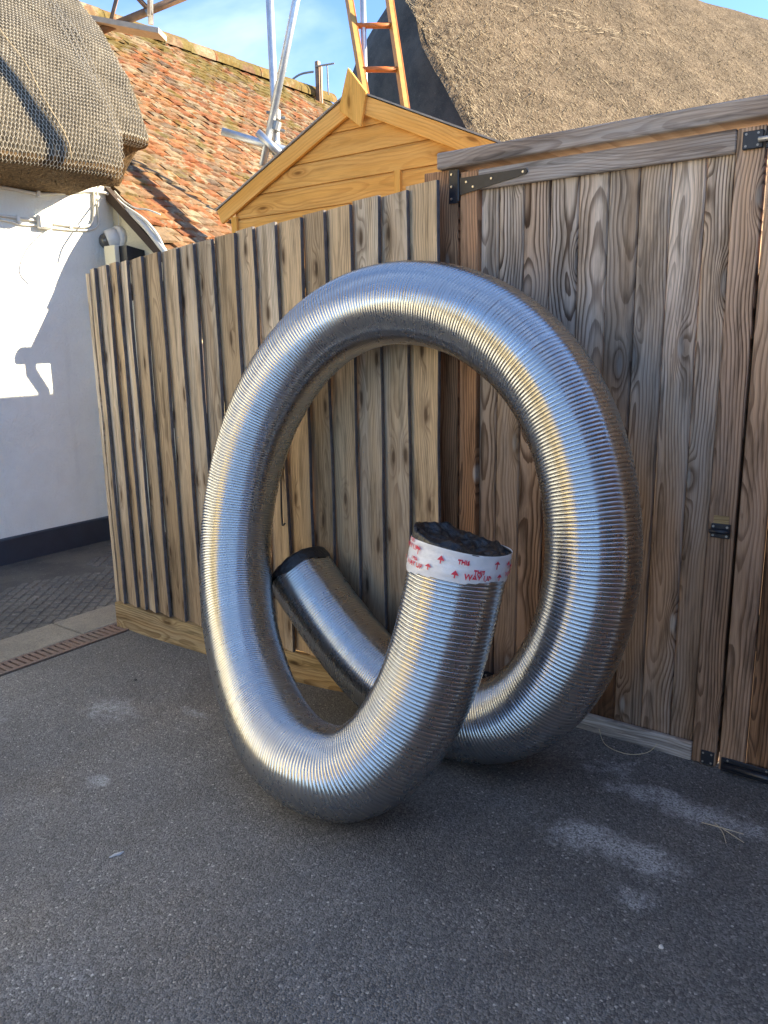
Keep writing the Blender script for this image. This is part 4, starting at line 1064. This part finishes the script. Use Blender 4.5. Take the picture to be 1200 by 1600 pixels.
for i in range(32000):
    t_ = 6.55-random.random()**1.5*14; o_ = random.uniform(0.2, 3.6)
    p = tj(onslope(t_, o_, 0.0))+sn2*0.0
    d = dn2*random.uniform(0.5, 1)+D*random.uniform(-.35, .35)+sn2*random.uniform(0.05, 0.5); d.normalize()
    L = random.uniform(0.05, 0.14) if random.random() < 0.97 else random.uniform(0.2, 0.5)
    s_ = d.cross(sn2).normalized()*random.uniform(0.004, 0.008)
    mb.add([p-s_, p+s_, p+d*L], [(0, 1, 2)])
for i in range(60):           # loose fresh straw near the top
    p = tj(onslope(random.gauss(3.4, 0.5), random.uniform(0.9, 1.25), 0.06)); a_ = random.uniform(0, 3.1)
    d = D*math.cos(a_)+dn2*math.sin(a_)*0.5; s_ = dn2*0.008
    mb.add([p-s_, p+s_, p+d*random.uniform(.15, .45)+sn2*0.03], [(0, 1, 2)])
o = mb.build('straw_strands', M['straw'], hr, fixn=False); tag(o, kind='stuff')

# ================================================================== SCAFFOLD, LADDER
def tube_part(par, name, a, b, r, mat, seg=14):
    mb = MB(); mb.tube([a, b], r, seg); return mb.build(name, M[mat], par, True)
def coupler(par, p, ax, s=0.045):
    p = Vector(p); ax = Vector(ax).normalized(); mb = MB()
    mb.tube([p-ax*s*0.6, p+ax*s*0.6], 0.034, 12)
    e = ax.orthogonal().normalized(); mb.tube([p+e*0.03-ax*0.012, p+e*0.062-ax*0.012], 0.010, 7); mb.tube([p-e*0.03+ax*0.012, p-e*0.058+ax*0.012], 0.010, 7)
    return mb.build('coupler', M['coupler'], par)
sf = empty('scaffold', (-3.74, 4.0, -0.06), 'grey galvanised scaffold poles clamped in a V behind the shed', 'scaffold')
vp = Vector((-3.735, 3.99, 0))
tube_part(sf, 'standard', (-3.735, 3.99, -0.06), (-3.80, 4.03, 4.9), 0.0242, 'galv')
tube_part(sf, 'brace', (-3.795, 3.90, 2.55), (-3.45, 4.30, 4.55), 0.0242, 'galv')
tube_part(sf, 'ledger', (-4.01, 3.77, 2.765), (-3.50, 4.10, 2.58), 0.0242, 'galv')
tube_part(sf, 'stub', (-3.785, 3.86, 2.742), (-3.665, 3.955, 2.60), 0.0242, 'galv')
coupler(sf, (-3.748, 3.99, 2.86), (0, 0.1, 1)); coupler(sf, (-3.735, 3.975, 2.79), (0.2, 0.2, 1)); coupler(sf, (-3.74, 3.96, 2.66), (0.8, 0.5, -0.3))
s3 = empty('scaffold_pole', (-4.3, 5.6, -0.06), 'upright grey scaffold pole directly behind the orange ladder', 'scaffold pole')
tube_part(s3, 'tube', (-4.25, 5.62, -0.06), (-4.33, 5.70, 5.2), 0.0242, 'galv')
sf2 = empty('scaffold', (-6.6, 4.9, 4.0), 'brown scaffold tubes and pale plank over the tiled ridge, top left', 'scaffold')
k2 = 1.0
tube_part(sf2, 'ledger', (-6.75, 4.70, 4.13), (-5.75, 5.55, 4.62), 0.034, 'rust_tube')
tube_part(sf2, 'brace', (-6.50, 4.93, 4.46), (-6.54, 4.865, 4.24), 0.018, 'rust_tube')
tube_part(sf2, 'brace', (-6.50, 4.93, 4.455), (-6.46, 4.95, 4.75), 0.018, 'rust_tube')
tube_part(sf2, 'brace', (-6.38, 5.00, 4.52), (-6.23, 5.09, 4.33), 0.022, 'rust_tube')
tube_part(sf2, 'brace', (-6.38, 5.00, 4.52), (-6.50, 4.95, 4.78), 0.022, 'rust_tube')
tube_part(sf2, 'transom', (-6.24, 5.08, 4.24), (-6.20, 5.10, 4.9), 0.024, 'galv')
tube_part(sf2, 'transom', (-6.18, 5.02, 4.28), (-6.14, 5.05, 4.9), 0.018, 'galv')
coupler(sf2, (-6.24, 5.07, 4.33), (1, .85, .5))
mb = MB(); pa, pb = Vector((-6.80, 4.72, 4.31)), Vector((-6.14, 5.12, 4.145)); dx = (pb-pa).normalized(); sx = Vector((0, 0, 1)).cross(dx).normalized()*0.10; uz = Vector((0, 0, 0.022))
mb.add([pa-sx-uz, pa+sx-uz, pb+sx-uz, pb-sx-uz, pa-sx+uz, pa+sx+uz, pb+sx+uz, pb-sx+uz], [(0, 3, 2, 1), (4, 5, 6, 7), (0, 1, 5, 4), (1, 2, 6, 5), (2, 3, 7, 6), (3, 0, 4, 7)])
mb.build('plank', M['plank'], sf2)
tube_part(sf2, 'standard', (-6.79, 4.72, 2.9), (-6.77, 4.76, 4.30), 0.024, 'rust_tube')
la = empty('ladder', (-3.7, 4.9, -0.06), 'tall orange and amber ladder standing behind the shed', 'ladder')
def lad(a, b):
    a, b = Vector(a), Vector(b); d = (b-a)/(b.z-a.z); return a+d*(-0.06-a.z), a+d*(6.2-a.z)
sides = [lad((-4.089, 5.387, 3.334), (-4.484, 5.715, 4.204)), lad((-3.828, 5.56, 3.264), (-4.214, 5.912, 4.199))]
hd = (sides[1][0]-sides[0][0]).normalized()
for a_, b_ in sides:
    ax = (b_-a_).normalized(); e = hd-ax*hd.dot(ax); e.normalize(); g_ = ax.cross(e)
    for nm, e0, e1, g0, g1, mt in (('stile', -0.021, 0.021, -0.026, 0.026, 'ladder_wood'), ('stile_edge', 0.0212, 0.029, -0.028, 0.028, 'ladder')):
        mb = MB(); q = []
        for p_ in (a_, b_):
            q += [p_+e*e0+g_*g0, p_+e*e1+g_*g0, p_+e*e1+g_*g1, p_+e*e0+g_*g1]
        mb.add(q, [(3, 2, 1, 0), (4, 5, 6, 7), (0, 1, 5, 4), (1, 2, 6, 5), (2, 3, 7, 6), (3, 0, 4, 7)]); mb.build(nm, M[mt], la)
L = (sides[0][1]-sides[0][0]).length
for k in range(1, int(L/0.46)):
    w = (k*0.46+0.07)/L; p = sides[0][0].lerp(sides[0][1], w); q = sides[1][0].lerp(sides[1][1], w)
    p.z -= 0.0; mb = MB(); mb.tube([p, q], 0.022, 10); mb.build('rung', M['ladder'], la, True)

# gutter and swan-neck on the tiled eave
mb = MB(); mb.tube([(EX+0.03, Y0-0.09, EZ-0.035), (EX+0.03, Y1, EZ-0.035)], 0.055, 12); mb.build('gutter', M['black_iron'], ex, True)
mb = MB(); mb.tube([(EX+0.02, Y0-0.03, EZ-0.08), (EX+0.02, Y0-0.03, EZ-0.16), (-4.65, Y0-0.04, EZ-0.36), (-4.65, Y0-0.04, -0.07)], 0.034, 10); mb.build('downpipe', M['black_iron'], ex)
# fence carrying on to the right of the gate, outside the picture
fr = empty('fence', (1.0, GY, 0), 'plain board fence continuing right of the gates, outside the picture', 'fence')
x = 0.715
while x < 1.2:
    w = random.uniform(0.115, 0.13); mb = MB(); mb.prism([(x, GY+0.02), (x, GY+0.012), (x+w, GY-0.008), (x+w, GY+0.01)], 'z', 0.0, 2.02+random.uniform(-.01, .01))
    mb.build('board', M['fence'], fr, origin=(x, GY, 0)); x += w-0.01
for zr in (0.4, 1.5):
    mb = MB(); mb.box(0.715, 1.3, GY+0.021, GY+0.07, zr, zr+0.08); mb.build('rail', M['rail'], fr, origin=(.7, GY, zr))

# sunlit white house carrying on behind the camera on the left, outside the picture
wh = empty('cream_house', (-7, -8, -0.07), 'tall cream rendered house left of and behind the camera, outside the picture', 'house')
mb = MB(); mb.box(-9.6, -5.25, -16, -2.2, -0.1, 4.9); mb.build('wall', M['yellow_render'], wh)
mb = MB(); mb.add([(-5.05, -16.2, 4.902), (-5.05, -2.0, 4.902), (-9.8, -2.0, 4.902), (-9.8, -16.2, 4.902), (-7.4, -16.2, 7.2), (-7.4, -2.0, 7.2)], [(0, 1, 5, 4), (2, 3, 4, 5), (0, 4, 3), (1, 2, 5)])
mb.build('roof', M['tile_mass'], wh, fixn=False)
for yy in (-14.2, -11.4, -7.6, -4.6):
    mb = MB(); mb.box(-5.248, -5.225, yy, yy+0.9, 2.9, 4.1); w_o = mb.build('window', M['white_paint'], wh)
    mb = MB(); mb.box(-5.2245, -5.218, yy+.06, yy+.84, 2.96, 4.04); mb.build('pane', M['glass'], w_o)
# side wall of the house that closes the yard on the right, outside the picture
nh = empty('side_building', (3, 1, 0), 'low brown brick building right of the yard, outside the picture', 'building')
mb = MB(); mb.box(1.35, 5.0, -0.9, 2.44, -0.05, 3.0); mb.build('wall', M['brick'], nh)
mb = MB(); mb.add([(1.25, -1.0, 3.002), (5.1, -1.0, 3.002), (5.1, 2.5, 3.002), (1.25, 2.5, 3.002), (3.2, -1.0, 3.9), (3.2, 2.5, 3.9)], [(0, 3, 2, 1), (0, 1, 4), (3, 5, 2), (0, 4, 5, 3), (1, 2, 5, 4)])
mb.build('roof', M['roof_slate'], nh, fixn=False)
mb = MB(); mb.box(1.32, 1.349, 0.2, 1.1, -0.04, 2.0); dr_ = mb.build('door', M['black_iron'], nh)
mb = MB(); mb.tube([(1.30, 0.98, 0.98), (1.30, 0.98, 1.08)], 0.012, 8); mb.build('handle', M['zinc'], dr_)

# ================================================================== LITTLE THINGS ON THE GROUND
def chip(name, p, size, label, cat, mat, seed):
    bm = bmesh.new(); bmesh.ops.create_icosphere(bm, subdivisions=2, radius=1)
    for q in bm.verts:
        n_ = 1+0.45*mnoise.noise(q.co*1.3+Vector((seed, 0, 0))); q.co = Vector((q.co.x*size[0], q.co.y*size[1], q.co.z*size[2]))*n_
    me = bpy.data.meshes.new(name); bm.to_mesh(me); bm.free()
    o = link(name, me, M[mat]); o.location = (p[0], p[1], gz(p[0])+size[2]*0.7); return tag(o, label, cat)
chip('pebble', (-1.83, 2.10), (0.020, 0.014, 0.010), 'small white pebble on the tarmac inside the loop', 'pebble', 'stone', 1)
o = chip('wood_chip', (-1.85, 1.16), (0.020, 0.006, 0.003), 'small white splinter lying on open tarmac at the left', 'chip', 'stone', 5); o.rotation_euler = (0, 0, 1.2)
chip('pebble', (-2.93, 2.02), (0.008, 0.008, 0.006), 'tiny dark stone on the tarmac near the gravel board', 'pebble', 'path', 3)
chip('pebble', (-0.42, 1.62), (0.006, 0.006, 0.004), 'tiny pale stone on the tarmac at lower right', 'pebble', 'stone', 9)
mb = MB(); zg = gz(-.4)+0.006
mb.tube(spline([(-.47, 2.16, zg), (-.42, 2.15, zg+.01), (-.36, 2.17, zg)], 5), 0.0011, 5); mb.tube(spline([(-.44, 2.18, zg), (-.41, 2.14, zg+.006), (-.39, 2.10, zg)], 5), 0.0010, 5); mb.tube([(-.41, 2.15, zg+.008), (-.35, 2.13, zg)], 0.0010, 5)
o = mb.build('straw', M['straw_bit'], None); tag(o, 'wisp of dry straw on the tarmac before the gate', 'straw')
mb = MB(); zg = gz(-.8)+0.008
mb.tube(spline([(-.90, 2.47, zg+.03), (-.86, 2.43, zg), (-.78, 2.41, zg), (-.72, 2.44, zg+.01), (-.70, 2.48, zg+.03)], 6), 0.0012, 5)
o = mb.build('wire', M['straw_bit'], None); tag(o, 'thin curved pale wire at the foot of the gate', 'wire')
